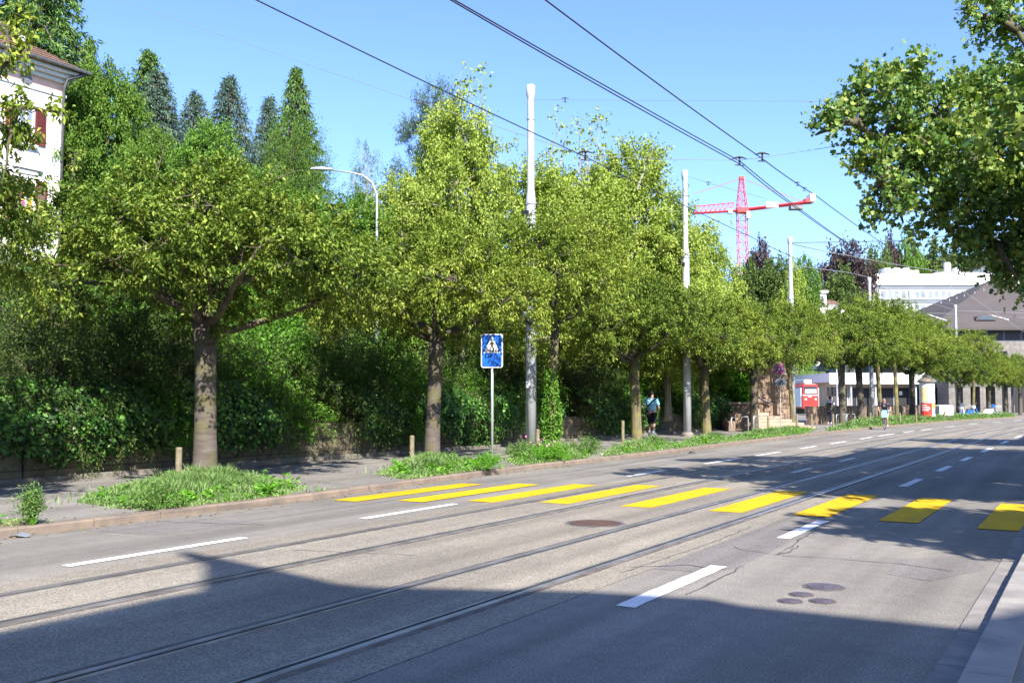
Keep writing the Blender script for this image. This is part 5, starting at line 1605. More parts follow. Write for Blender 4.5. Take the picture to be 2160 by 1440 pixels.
def town():
    pz = MB().add([tuple(CW(X, Y, -0.03)) for X, Y in ((12, 57), (60, 57), (95, 127), (30, 127))], [(0, 1, 2, 3)]).build('plaza', MT['walk'])
    tag(pz, kind='structure')
    cx = lambda px, Y: (px - 1080) / FPX * Y
    zz = lambda py, Y: CH + (845 - py) / FPX * Y
    O = (0, 0, 0)

    # low station building with dark shop front
    Y = 118.0
    root = empty('station_shopfront', O, TH, 'low flat-roofed station building with dark shop windows behind the far trees', 'building')
    MB().box(cx(1765, Y), cx(2010, Y), Y + .2, Y + 14, 0, zz(806, Y)).build('shell', MT['beige'], root)
    MB().box(cx(1740, Y), cx(2016, Y), Y - 1.6, Y + 14.2, zz(806, Y), zz(787, Y)).build('fascia', MT['fascia'], root)
    MB().box(cx(1740, Y), cx(2016, Y), Y - 1.75, Y - 1.6, zz(810, Y), zz(806, Y)).build('fascia_edge', MT['pureW'], root)
    for a, b in ((1768, 1786), (1792, 1806), (1812, 1836), (1850, 1884), (1890, 1920), (1926, 1950), (1960, 1984), (1988, 2006)):
        w = MB().box(cx(a, Y), cx(b, Y), Y + .1, Y + .19, zz(864, Y), zz(818, Y)).build('shop_window', MT['dark'], root)
        m = MB(); m.box(cx(a, Y) - .08, cx(a, Y), Y + .05, Y + .18, zz(864, Y), zz(818, Y)); m.box(cx(b, Y), cx(b, Y) + .08, Y + .05, Y + .18, zz(864, Y), zz(818, Y)); m.build('frame', MT['pole'], w)
    MB().box(cx(1896, Y), cx(1902, Y), Y + .02, Y + .09, zz(833, Y), zz(825, Y)).build('notice', MT['pureW'], root)
    MB().box(cx(1806, Y), cx(1811, Y), Y + .02, Y + .09, zz(835, Y), zz(815, Y)).build('poster_panel', MT['signred'], root)
    for px in (1787, 1838, 1846, 1922, 1953):
        MB().tube([(cx(px, Y), Y - 1.2, 0), (cx(px, Y), Y - 1.2, zz(806, Y))], .12, 8).build('column', MT['pole'], root)
    # shingled brown canopy roof strip seen between the trees
    MB().prism([(Y - 1, zz(806, Y)), (Y + 6, zz(770, Y)), (Y + 6, zz(806, Y))], cx(1935, Y), cx(2012, Y), 'x').build('canopy_roof', MT['hallroof'], root)

    # big hall with brown hipped roof
    Y = 128.0
    root = empty('station_hall', O, TH, 'large stone station hall with broad brown hipped roof at the right', 'building')
    e = zz(690, Y); xl = cx(1962, Y); xr = cx(2420, Y)
    MB().box(xl + 1.2, xr - 1, Y + 1.2, Y + 34, 0, zz(718, Y)).build('wall', MT['greystone'], root)
    MB().box(xl + 1.5, xr - 1.3, Y + 1.5, Y + 33.7, zz(718, Y), e).build('clerestory', MT['bluedark'], root)
    for k in range(12):
        x = xl + 1.6 + k * 2.3
        MB().box(x, x + 1.9, Y + 1.42, Y + 1.49, zz(715, Y), zz(697, Y)).build('window', MT['dark'], root)
    rx = cx(2095, Y + 16)
    ztop = CH + (845 - 590) / FPX * (Y + 16)
    m = MB().add([(xl, Y, e), (xr, Y, e), (xr, Y + 36, e), (xl, Y + 36, e), (rx, Y + 16, ztop), (xr - 10, Y + 16, ztop), (xl, Y, e - .35), (xr, Y, e - .35), (xr, Y + 36, e - .35), (xl, Y + 36, e - .35)],
                 [(0, 1, 5, 4), (1, 2, 5), (2, 3, 4, 5), (3, 0, 4), (0, 6, 7, 1), (1, 7, 8, 2), (2, 8, 9, 3), (3, 9, 6, 0), (9, 8, 7, 6)])
    rf = m.build('roof', MT['hallroof'], root)
    # half-round dormer and skylight strips lie on the slope
    sl = (ztop - e) / 16.0

    def on(px, py):      # point on the front slope
        X, Yr, Z = ray(px, py); t = (e + 0 - CH - sl * Y) / (Z - sl * Yr); return (X * t, Yr * t, CH + Z * t)
    c = on(2078, 676); m = MB(); n = 12; r_ = 1.35
    m.prism([(c[0] + r_ * math.cos(pi * i / n), c[2] + .85 * math.sin(pi * i / n)) for i in range(n + 1)], c[1] - .3, c[1] + 1.6, 'y'); d_ = m.build('dormer', MT['hallroof'], root)
    m = MB(); r_ = 1.1
    m.prism([(c[0] + r_ * math.cos(pi * i / n), c[2] + .08 + .6 * math.sin(pi * i / n)) for i in range(n + 1)], c[1] - .36, c[1] - .3, 'y'); m.build('pane', MT['glass'], d_)
    for a, b in (((1956, 664), (1998, 678)), ((2085, 665), (2128, 676))):
        p, q = on(*a), on(*b); MB().tube([(p[0], p[1], p[2] + .1), (q[0], q[1], q[2] + .1)], .07, 4).build('roof_rail', MT['pureW'], rf)
    for px in (1985, 2003, 2018, 2034, 2056, 2075):
        p = on(px, 640 - (px - 1985) * .3); MB().lathe([(.08, 0), (.08, .25)], 8, (0, 0)).build('vent', MT['galv'], rf, loc=(p[0], p[1], p[2]))
    # rough stone base with arches below
    Yb = 112.0
    root = empty('stone_arcade', O, TH, 'weathered stone arcade with dark openings behind the parked scooters', 'building')
    m = MB(); tops = zz(765, Yb)
    edges = [2000, 2014, 2030, 2046, 2066, 2078, 2098, 2112, 2130]
    for i, (a, b) in enumerate(zip(edges[:-1], edges[1:])):
        if i % 2 == 0: m.box(cx(a, Yb), cx(b, Yb), Yb, Yb + 3, 0, zz(815, Yb))
    m.box(cx(2000, Yb), cx(2130, Yb), Yb - .05, Yb + 3.05, zz(815, Yb), tops)
    m.build('wall', MT['greystone'], root)
    MB().box(cx(2001, Yb), cx(2129, Yb), Yb + 2.5, Yb + 2.9, 0, zz(816, Yb)).build('dark_recess', MT['dark'], root)  # near-black panel paints the shade inside the openings
    root = empty('underpass', O, TH, 'dark underpass opening at the right edge of the street', 'building')
    Yu = 122.0
    MB().box(cx(2126, Yu), cx(2200, Yu), Yu, Yu + 4, zz(800, Yu), zz(740, Yu)).build('lintel', MT['greystone'], root)
    MB().box(cx(2126, Yu), cx(2230, Yu), Yu + 6, Yu + 6.3, 0, zz(800, Yu)).build('dark_wall', MT['dark'], root)  # near-black slab stands in for the darkness inside the underpass
    MB().box(cx(2125, Yu), cx(2131, Yu), Yu, Yu + 6, 0, zz(800, Yu)).build('side_wall', MT['greystone'], root)

    # office block
    Y = 200.0
    root = empty('office_block', O, TH, 'modern white and grey office block with rows of pale windows', 'building')
    x0, x1 = cx(1842, Y), cx(2290, Y); D = 22
    MB().box(x0, x1, Y, Y + D, 0, zz(600, Y)).build('body', MT['officegrey'], root)
    MB().box(cx(1848, Y), x1 + .1, Y - .25, Y + D + .2, zz(600, Y), zz(577, Y)).build('parapet', MT['officewhite'], root)
    MB().box(cx(1876, Y), cx(1946, Y), Y + .6, Y + 10, zz(577, Y), zz(568, Y)).build('roof_level', MT['officewhite'], root)
    for a in (1877, 1897, 1917): MB().box(cx(a, Y), cx(a + 13, Y), Y + 1.5, Y + 5, zz(568, Y), zz(562, Y)).build('roof_unit', MT['officewhite'], root)
    MB().box(cx(1983, Y), cx(2090, Y), Y + 1, Y + 9, zz(577, Y), zz(572, Y)).build('roof_level', MT['officewhite'], root)
    MB().lathe([(.7, zz(577, Y)), (.7, zz(548, Y))], 12, (cx(2018, Y), Y + 3)).build('flue', MT['fascia'], root)
    MB().box(cx(2032, Y), cx(2041, Y), Y + 2, Y + 4, zz(572, Y), zz(560, Y)).build('roof_unit', MT['officewhite'], root)
    MB().box(cx(1842, Y), cx(1848, Y) - .05, Y - .2, Y + 3, 0, zz(598, Y)).build('corner_pier', MT['officewhite'], root)
    MB().box(cx(1818, Y + 6), cx(1846, Y + 6) - .5, Y + 6, Y + 18, 0, zz(585, Y)).build('stair_block', MT['bluedark'], root)
    MB().box(cx(1797, Y), cx(1835, Y), Y + 3, Y + 16, 0, zz(606, Y)).build('side_wing', MT['officegrey'], root)
    for yt, yb in ((612, 628), (642, 658), (671, 687), (700, 716), (730, 746)):
        MB().box(x0 + .8, x1, Y - .12, Y - .002, zz(yb + 2, Y), zz(yt - 1, Y)).build('window_band', MT['officewhite'], root)
        px = 1849
        k = 0
        while px < 2160:
            w = MB().box(cx(px, Y), cx(px + 9.5, Y), Y - .16, Y - .121, zz(yb, Y), zz(yt, Y)).build('window', MT['glass2'], root)
            px += 12.6 if k % 2 == 0 else 15.5; k += 1

    # small white tower house and white annex
    Y = 165.0
    root = empty('tower_house', O, TH, 'small white house with a flat-roofed lookout tower left of the office block', 'house')
    MB().box(cx(1722, Y), cx(1746, Y), Y, Y + 4, 0, zz(617, Y)).build('tower', MT['render'], root)
    MB().box(cx(1719, Y), cx(1749, Y), Y - .4, Y + 4.4, zz(617, Y), zz(612, Y)).build('tower_roof', MT['trim'], root)
    for a in (1729, 1736): MB().box(cx(a, Y), cx(a + 4, Y), Y - .06, Y - .002, zz(634, Y), zz(624, Y)).build('window', MT['glass'], root)
    MB().box(cx(1740, Y), cx(1775, Y), Y + 1, Y + 12, 0, zz(640, Y)).build('wall', MT['render'], root)
    MB().prism([(Y + .4, zz(640, Y)), (Y + 12.6, zz(640, Y)), (Y + 9, zz(627, Y)), (Y + 4, zz(627, Y))], cx(1738, Y), cx(1778, Y), 'x').build('roof', MT['tile'], root)
    MB().box(cx(1748, Y), cx(1790, Y), Y - 3, Y + .9, 0, zz(655, Y)).build('wing', MT['render'], root)
    # blue-dark mid building between trees
    root = empty('dark_annex', O, TH, 'shaded blue-grey building half hidden above the far trees', 'building')
    Y = 150.0
    m = MB().box(cx(1765, Y), cx(1835, Y), Y, Y + 8, 0, zz(684, Y)); m.build('wall', MT['officegrey'], root)
    MB().box(cx(1763, Y), cx(1837, Y), Y - .2, Y + 8.2, zz(684, Y), zz(680, Y)).build('roof', MT['trim'], root)
    for a in (1772, 1786, 1800, 1814): MB().box(cx(a, Y), cx(a + 8, Y), Y - .06, Y - .002, zz(708, Y), zz(692, Y)).build('window', MT['glass'], root)
    # white apartment behind the maple
    root = empty('beige_apartment', O, TH, 'beige apartment house glimpsed through the maple leaves at the right edge', 'building')
    Y = 215.0
    MB().box(cx(2112, Y), cx(2250, Y), Y, Y + 14, 0, zz(552, Y)).build('wall', MT['render'], root)
    MB().box(cx(2108, Y), cx(2254, Y), Y - .5, Y + 14.5, zz(552, Y), zz(547, Y)).build('roof', MT['tile'], root)
    for a in (2118, 2134, 2150): MB().box(cx(a, Y), cx(a + 8, Y), Y - .1, Y - .002, zz(575, Y), zz(562, Y)).build('window', MT['glass'], root)
    # background hill
    v = []; f = []; n = 40
    for i in range(n + 1):
        px = 1300 + i * 40
        for Yh, z in ((128 if px < 1765 else 232, -0.05), (150 if px < 1765 else 245, 6), (250, 12), (330, 15), (600, 22)):
            w = CW(cx(px, Yh), Yh, z); v.append(tuple(w))
    for i in range(n):
        for j in range(4): f.append((i * 5 + j, i * 5 + 5 + j, i * 5 + 6 + j, i * 5 + 1 + j))
    tag(MB().add(v, f).build('hills', MT['lawn'], smooth=True), kind='structure')


town()


# ------------------------------------------------------------------ crane
def crane():
    Y = 210.0
    cx = lambda px: (px - 1080) / FPX * Y
    zz = lambda py: CH + (845 - py) / FPX * Y
    root = empty('tower_crane', CW(cx(1570), Y, 0), TH, 'red tower crane with short jib rising behind the trees', 'crane')
    X = lambda px: cx(px) - cx(1570)
    r = 0.085

    def lattice(z0, z1, w0, w1, n):
        m = MB(); c = [(-1, -1), (1, -1), (1, 1), (-1, 1)]
        P = lambda i, z, w: (c[i % 4][0] * w / 2, c[i % 4][1] * w / 2, z)
        for i in range(4): m.tube([P(i, z0, w0), P(i, z1, w1)], r, 5)
        for k in range(n):
            a = k / n; b = (k + 1) / n; za = z0 + (z1 - z0) * a; zb = z0 + (z1 - z0) * b; wa = w0 + (w1 - w0) * a; wb = w0 + (w1 - w0) * b
            for i in range(4):
                m.tube([P(i, za, wa), P(i + 1, za, wa)], r * .55, 4)
                m.tube([P(i + (k % 2), za, wa), P(i + 1 - (k % 2), zb, wb)], r * .55, 4)
        return m
    lattice(0, zz(445), 1.95, 1.95, 26).build('mast', MT['crane'], root)
    lattice(zz(436), zz(372), 2.1, .7, 7).build('tower_head', MT['crane'], root)
    MB().box(-1.2, 1.2, -1.2, 1.2, zz(446), zz(436)).build('slewing_ring', MT['crane'], root)
    MB().box(-.5, .5, -.5, .5, zz(374), zz(368)).build('head_cap', MT['crane'], root)
    MB().box(.6, 1.4, -1.9, -1.0, zz(460), zz(446)).build('cab', MT['pureW'], root)
    # counter jib to the right, jib to the left; both rise slightly to the right because of how the crane stands
    m = MB()
    for dy in (-.7, .7): m.tube([(0, dy, zz(440)), (X(1720), dy, zz(422))], .28, 4)
    for k in range(14):
        x = X(1720) * k / 14; z = zz(440) + (zz(422) - zz(440)) * k / 14; m.tube([(x, -.7, z), (x, .7, z)], .08, 4)
    m.build('counter_jib', MT['crane'], root)
    m = MB()
    for dy in (-.6, .6): m.tube([(0, dy, zz(441)), (X(1466), dy, zz(447))], .14, 4)
    xs = [X(1552) + (X(1470) - X(1552)) * i / 8 for i in range(9)]
    zl = lambda x: zz(441) + (zz(447) - zz(441)) * x / X(1466)
    zt = lambda x: zz(424) + (zz(432) - zz(424)) * (x - X(1552)) / (X(1470) - X(1552))
    m.tube([(xs[0], 0, zt(xs[0])), (xs[-1], 0, zt(xs[-1]))], .1, 4)
    for i, x in enumerate(xs):
        m.tube([(x, 0, zt(x)), (x, -.6, zl(x))], .06, 4)
        if i < 8:
            xm = xs[i + 1]; m.tube([(x, 0, zt(x)), (xm, -.6, zl(xm))], .06, 4); m.tube([(x, 0, zt(x)), (xm, .6, zl(xm))], .06, 4)
    m.build('jib', MT['crane'], root)
    m = MB(); m.tube([(0, 0, zz(372)), (X(1470), 0, zz(404))], .045, 4); m.tube([(0, 0, zz(372)), (X(1700), 0, zz(422))], .045, 4); m.build('pendant_line', MT['crane'], root)
    MB().box(X(1702), X(1718), -1.2, 1.2, zz(425), zz(417)).build('winch', MT['crane'], root)
    MB().box(X(1672), X(1698), -1.0, 1.0, zz(439), zz(431)).build('ballast', MT['craned'], root)
    MB().box(X(1712), X(1723), -1.5, 1.5, zz(424), zz(407)).build('counterweight', MT['pureW'], root)
    m = MB(); m.box(X(1540), X(1548), -.7, .7, zz(447), zz(439)); m.build('trolley', MT['pureW'], root)
    m = MB(); m.tube([(X(1548), 0, zz(447)), (X(1548), 0, zz(460))], .04, 4); m.prism([(X(1544), zz(462)), (X(1553), zz(462)), (X(1549), zz(472))], -.2, .2, 'y'); m.build('hook_block', MT['craned'], root)
    b = MB().box(X(1619), X(1645), -1.02, -.95, zz(436), zz(424)).build('sign_board', MT['pureW'], root)
    cu = bpy.data.curves.new('lettering', 'FONT'); cu.body = 'STRABAG'; cu.size = .95; cu.extrude = .02; cu.align_x = 'CENTER'; cu.align_y = 'CENTER'
    to = bpy.data.objects.new('tmp', cu); COL.objects.link(to)
    bpy.context.view_layer.update()
    me = bpy.data.meshes.new_from_object(to.evaluated_get(bpy.context.evaluated_depsgraph_get())); bpy.data.objects.remove(to)
    me.materials.clear(); me.materials.append(MT['crane'])
    o = link('lettering', me, b, ((X(1619) + X(1645)) / 2, -1.05, (zz(436) + zz(424)) / 2)); o.rotation_euler = (pi / 2, 0, 0); o.scale = (.66, 1, 1)


crane()


# ------------------------------------------------------------------ people and small vehicles
def skin_body(name, J, edges, mat, parent, sub=2, root_j=None):
    names = list(J); idx = {k: i for i, k in enumerate(names)}
    me = bpy.data.meshes.new(name); me.from_pydata([J[k][0] for k in names], [(idx[a], idx[b]) for a, b in edges], [])
    o = bpy.data.objects.new(name, me); COL.objects.link(o)
    md = o.modifiers.new('skin', 'SKIN'); md.use_smooth_shade = True
    if not me.skin_vertices: me.attributes.new('tmp', 'FLOAT', 'POINT')
    if not me.skin_vertices:
        bpy.context.view_layer.update()
    sv = me.skin_vertices[0].data if me.skin_vertices else None
    if sv is None: raise RuntimeError('no skin layer')
    for k in names:
        r = J[k][1]; r = r if isinstance(r, tuple) else (r, r)
        sv[idx[k]].radius = r; sv[idx[k]].use_root = (k == (root_j or names[0]))
    s = o.modifiers.new('sub', 'SUBSURF'); s.levels = sub; s.render_levels = sub
    bpy.context.view_layer.update()
    m2 = bpy.data.meshes.new_from_object(o.evaluated_get(bpy.context.evaluated_depsgraph_get()))
    bpy.data.objects.remove(o)
    m2.materials.clear(); m2.materials.append(mat); m2.shade_smooth()
    return link(name, m2, parent)


def figure(loc, rz, label, pose, shirt, shorts, hair=True, bag=False, socks=False, grp=None, longs=False):
    """figure facing local -Y; pose holds joint positions"""
    root = empty('person', loc, rz, label, 'person', grp)
    p = pose
    J = {'pelvis': (p['pelvis'], (.135, .10))}
    up = lambda a, b, s: tuple(a[i] + (b[i] - a[i]) * s for i in range(3))
    J['waist'] = (up(p['pelvis'], p['chest'], .45), (.125, .095)); J['chest'] = (p['chest'], (.155, .105)); J['neck'] = (p['neck'], .052)
    J['chin'] = (up(p['neck'], p['head'], .55), (.062, .07)); J['face'] = (p['head'], (.078, .092)); J['crown'] = ((p['head'][0], p['head'][1] + .01, p['head'][2] + .085), (.06, .07))
    J['nose'] = ((p['head'][0], p['head'][1] - .095, p['head'][2] - .02), .012)
    E = [('pelvis', 'waist'), ('waist', 'chest'), ('chest', 'neck'), ('neck', 'chin'), ('chin', 'face'), ('face', 'crown'), ('face', 'nose')]
    for s in ('l', 'r'):
        J['sh' + s] = (p['sh' + s], .062); J['el' + s] = (p['el' + s], .042); J['wr' + s] = (p['wr' + s], .028)
        d = Vector(p['wr' + s]) - Vector(p['el' + s]); d.normalize(); w = Vector(p['wr' + s]); J['palm' + s] = (tuple(w + d * .06), (.036, .02))
        side = d.cross(Vector((0, -1, 0.3))).normalized(); sg = 1 if s == 'l' else -1
        E += [('chest', 'sh' + s), ('sh' + s, 'el' + s), ('el' + s, 'wr' + s), ('wr' + s, 'palm' + s)]
        for k, (off, ln) in enumerate(((-.027, .055), (-.009, .07), (.009, .068), (.026, .05))):
            a = w + d * .085 + side * off; J[f'f{k}a' + s] = (tuple(a), .009); J[f'f{k}b' + s] = (tuple(a + d * ln * .55 + Vector((0, -.008, 0))), .008); J[f'f{k}c' + s] = (tuple(a + d * ln + Vector((0, -.028, .0))), .007)
            E += [('palm' + s, f'f{k}a' + s), (f'f{k}a' + s, f'f{k}b' + s), (f'f{k}b' + s, f'f{k}c' + s)]
        a = w + d * .035 + side * -.035 + Vector((0, -.015, 0)); J['ta' + s] = (tuple(a), .010); J['tb' + s] = (tuple(a + d * .035 + side * -.012 + Vector((0, -.012, 0))), .008); E += [('palm' + s, 'ta' + s), ('ta' + s, 'tb' + s)]
        J['hip' + s] = (p['hip' + s], .085); J['kn' + s] = (p['kn' + s], .056); J['cf' + s] = (up(p['kn' + s], p['an' + s], .35), .056); J['an' + s] = (p['an' + s], .036)
        t = p.get('toe' + s) or (p['an' + s][0], p['an' + s][1] - .17, p['an' + s][2] - .05); J['toe' + s] = (t, .032)
        E += [('pelvis', 'hip' + s), ('hip' + s, 'kn' + s), ('kn' + s, 'cf' + s), ('cf' + s, 'an' + s), ('an' + s, 'toe' + s)]
    skin_body('body', J, E, MT['skin'], root, 1, 'pelvis')
    # shirt
    S = {'pelvis': ((p['pelvis'][0], p['pelvis'][1], p['pelvis'][2] + .03), (.17, .13)), 'waist': (J['waist'][0], (.165, .13)), 'chest': (J['chest'][0], (.185, .135)), 'neck': (up(p['chest'], p['neck'], .75), .075)}
    SE = [('pelvis', 'waist'), ('waist', 'chest'), ('chest', 'neck')]
    for s in ('l', 'r'):
        S['sh' + s] = (p['sh' + s], .085); S['sl' + s] = (up(p['sh' + s], p['el' + s], .8), .075); SE += [('chest', 'sh' + s), ('sh' + s, 'sl' + s)]
    skin_body('shirt', S, SE, shirt, root, 1, 'pelvis')
    Q = {'pelvis': (p['pelvis'], (.16, .125))}; QE = []
    for s in ('l', 'r'):
        Q['hip' + s] = (p['hip' + s], .108); Q['th' + s] = (up(p['hip' + s], p['kn' + s], .5), .10); Q['le' + s] = (up(p['hip' + s], p['kn' + s], .95 if not longs else 1.0), .088 if not longs else .07)
        QE += [('pelvis', 'hip' + s), ('hip' + s, 'th' + s), ('th' + s, 'le' + s)]
        if longs: Q['an' + s] = (up(p['kn' + s], p['an' + s], .95), .06); QE += [('le' + s, 'an' + s)]
    skin_body('shorts' if not longs else 'trousers', Q, QE, shorts, root, 1, 'pelvis')
    if hair:
        h = Vector(p['head'])
        m = MB(); n = 14; rr = 8
        for i in range(rr + 1):
            th = i / rr * rad(112)
            for j in range(n):
                a = 2 * pi * j / n; k = 1.0
                zc = math.cos(th)
                x = .092 * math.sin(th) * math.cos(a); y = .108 * math.sin(th) * math.sin(a) + .018
                if y < -.05 and zc < .35: y = -.05
                m.v.append((h.x + x, h.y + y, h.z + .035 + .115 * zc))
        for i in range(rr):
            for j in range(n):
                m.f.append((i * n + j, i * n + (j + 1) % n, (i + 1) * n + (j + 1) % n, (i + 1) * n + j))
        m.build('hair', MT['hair'], root, smooth=True)
    for s in ('l', 'r'):
        a = Vector(p['an' + s]); t = Vector(J['toe' + s][0])
        u = (t - a); u.z = 0; u.normalize()
        K = {'heel': (tuple(a - u * .05 + Vector((0, 0, -.045))), (.04, .035)), 'mid': (tuple(a + u * .07 + Vector((0, 0, -.05))), (.046, .035)), 'toe': (tuple(t + Vector((0, 0, -.005))), (.042, .03)), 'top': (tuple(a + Vector((0, 0, -.01))), .045)}
        skin_body('shoe', K, [('heel', 'mid'), ('mid', 'toe'), ('heel', 'top')], MT['pureW'], root, 1, 'heel')
        if socks:
            kn = Vector(p['kn' + s]); MB().tube([tuple(a), tuple(a.lerp(kn, .22)), tuple(a.lerp(kn, .42))], [.045, .052, .062], 10).build('sock', MT['pureW'], root, smooth=True)
    return root


def people():
    # walker seen from behind (faces +road direction): local -Y must point along +Y world
    p = at_d(1374, 15.4, .1)
    pose = dict(pelvis=(0, 0, .95), chest=(0, -.03, 1.33), neck=(0, -.04, 1.53), head=(0, -.09, 1.66), shl=(.21, -.02, 1.43), shr=(-.21, -.02, 1.43),
                ell=(.30, -.06, 1.15), elr=(-.27, -.02, 1.15), wrl=(.20, -.25, 1.02), wrr=(-.18, -.22, 1.04),
                hipl=(.10, 0, .88), hipr=(-.10, 0, .88), knl=(.10, -.10, .50), knr=(-.10, .05, .50), anl=(.10, .03, .11), anr=(-.10, .20, .14))
    w = figure(p, pi + TH * .15, 'walker in light blue shirt and black shorts right of the mossy trunk', pose, MT['shirt'], MT['blackc'], socks=True)
    w.scale = (1.07, 1.07, 1.07)
    b = empty('shoulder_bag', p, pi + TH * .15, 'black strap bag worn across the back of the walker in blue', 'bag'); b.scale = (1.07, 1.07, 1.07)
    MB().tube([(-.20, .0, 1.50), (-.12, .13, 1.42), (0, .165, 1.32), (.12, .16, 1.18), (.19, .10, 1.05)], .022, 6).build('strap', MT['blackc'], b, smooth=True)
    MB().box(.16, .26, -.16, .05, .88, 1.04).build('pouch', MT['blackc'], b, bevel=.02)
    # far pedestrian
    p2 = at_d(1749, 15.0, .1)
    pose2 = dict(pose, knl=(.10, -.06, .50), anr=(-.10, .10, .12))
    figure(p2, pi, 'far pedestrian in a white top with a dark bag walking away past the low wall', pose2, MT['shirtw'], MT['navy'], longs=True)
    b = empty('backpack', p2, pi, 'small dark backpack on the far pedestrian', 'bag')
    MB().box(-.15, .15, .13, .27, 1.02, 1.36).build('pack', MT['blackc'], b, bevel=.04)
    MB().tube([(-.11, .14, 1.36), (-.11, .02, 1.52), (-.11, -.12, 1.40)], .015, 5).build('strap', MT['blackc'], b)
    MB().tube([(.11, .14, 1.36), (.11, .02, 1.52), (.11, -.12, 1.40)], .015, 5).build('strap', MT['blackc'], b)

    # bicycle: rides towards the camera (local -Y forward)
    c = G(1867, 906, 0)
    bk = empty('bicycle', c, .12, 'bicycle ridden along the far lane towards the camera', 'bicycle')
    for y, nm_ in ((-.52, 'front'), (.52, 'rear')):
        m = MB(); n = 28
        m.tube([(0, y + .33 * math.cos(2 * pi * i / n), .34 + .33 * math.sin(2 * pi * i / n)) for i in range(n + 1)], .019, 6, False); wh = m.build('wheel', MT['rubber'], bk)
        m = MB()
        for i in range(14): m.tube([(0, y, .34), (0, y + .315 * math.cos(2 * pi * i / 14), .34 + .315 * math.sin(2 * pi * i / 14))], .003, 3)
        m.tube([(0, y + .31 * math.cos(2 * pi * i / n), .34 + .31 * math.sin(2 * pi * i / n)) for i in range(n + 1)], .009, 5, False); m.build('rim', MT['galv'], wh)
    m = MB(); m.tube([(0, -.36, .92), (0, -.40, .70), (0, -.52, .34)], .018, 6); m.tube([(0, -.38, .80), (0, .10, .80)], .016, 6); m.tube([(0, -.40, .68), (0, .08, .30)], .018, 6)
    m.tube([(0, .08, .30), (0, .16, .92)], .016, 6); m.tube([(0, .08, .30), (0, .52, .34)], .012, 6); m.tube([(0, .14, .78), (0, .52, .34)], .012, 6); m.build('frame', MT['navy'], bk)
    MB().tube([(-.29, -.34, 1.0), (-.24, -.40, 1.0), (0, -.38, .96), (.24, -.40, 1.0), (.29, -.34, 1.0)], .014, 6).build('handlebar', MT['black'], bk)
    MB().prism([(-.07, .28), (.07, .28), (.03, .02), (-.03, .02)], .92, .97).build('saddle', MT['black'], bk, bevel=.015)
    m = MB().tube([(0, .08, .30), (.09, .08, .30), (.09, -.02, .17), (.17, -.02, .17)], .012, 5); m.tube([(0, .08, .30), (-.09, .08, .30), (-.09, .18, .43), (-.17, .18, .43)], .012, 5); m.build('crank', MT['black'], bk)
    MB().box(-.14, .14, -.58, -.42, .68, .95).build('basket', MT['shirt'], bk, bevel=.02)
    pr = dict(pelvis=(0, .14, 1.04), chest=(0, -.10, 1.36), neck=(0, -.17, 1.52), head=(0, -.24, 1.63), shl=(.20, -.12, 1.43), shr=(-.20, -.12, 1.43),
              ell=(.33, -.16, 1.20), elr=(-.33, -.16, 1.20), wrl=(.27, -.28, 1.05), wrr=(-.27, -.28, 1.05),
              hipl=(.10, .10, .99), hipr=(-.10, .10, .99), knl=(.12, -.22, .70), knr=(-.12, -.26, .86), anl=(.13, .02, .27), anr=(-.13, .16, .52))
    figure(c, .12, 'bald cyclist in a dark shirt riding towards the camera', pr, MT['navy'], MT['shirt'], hair=False)


people()


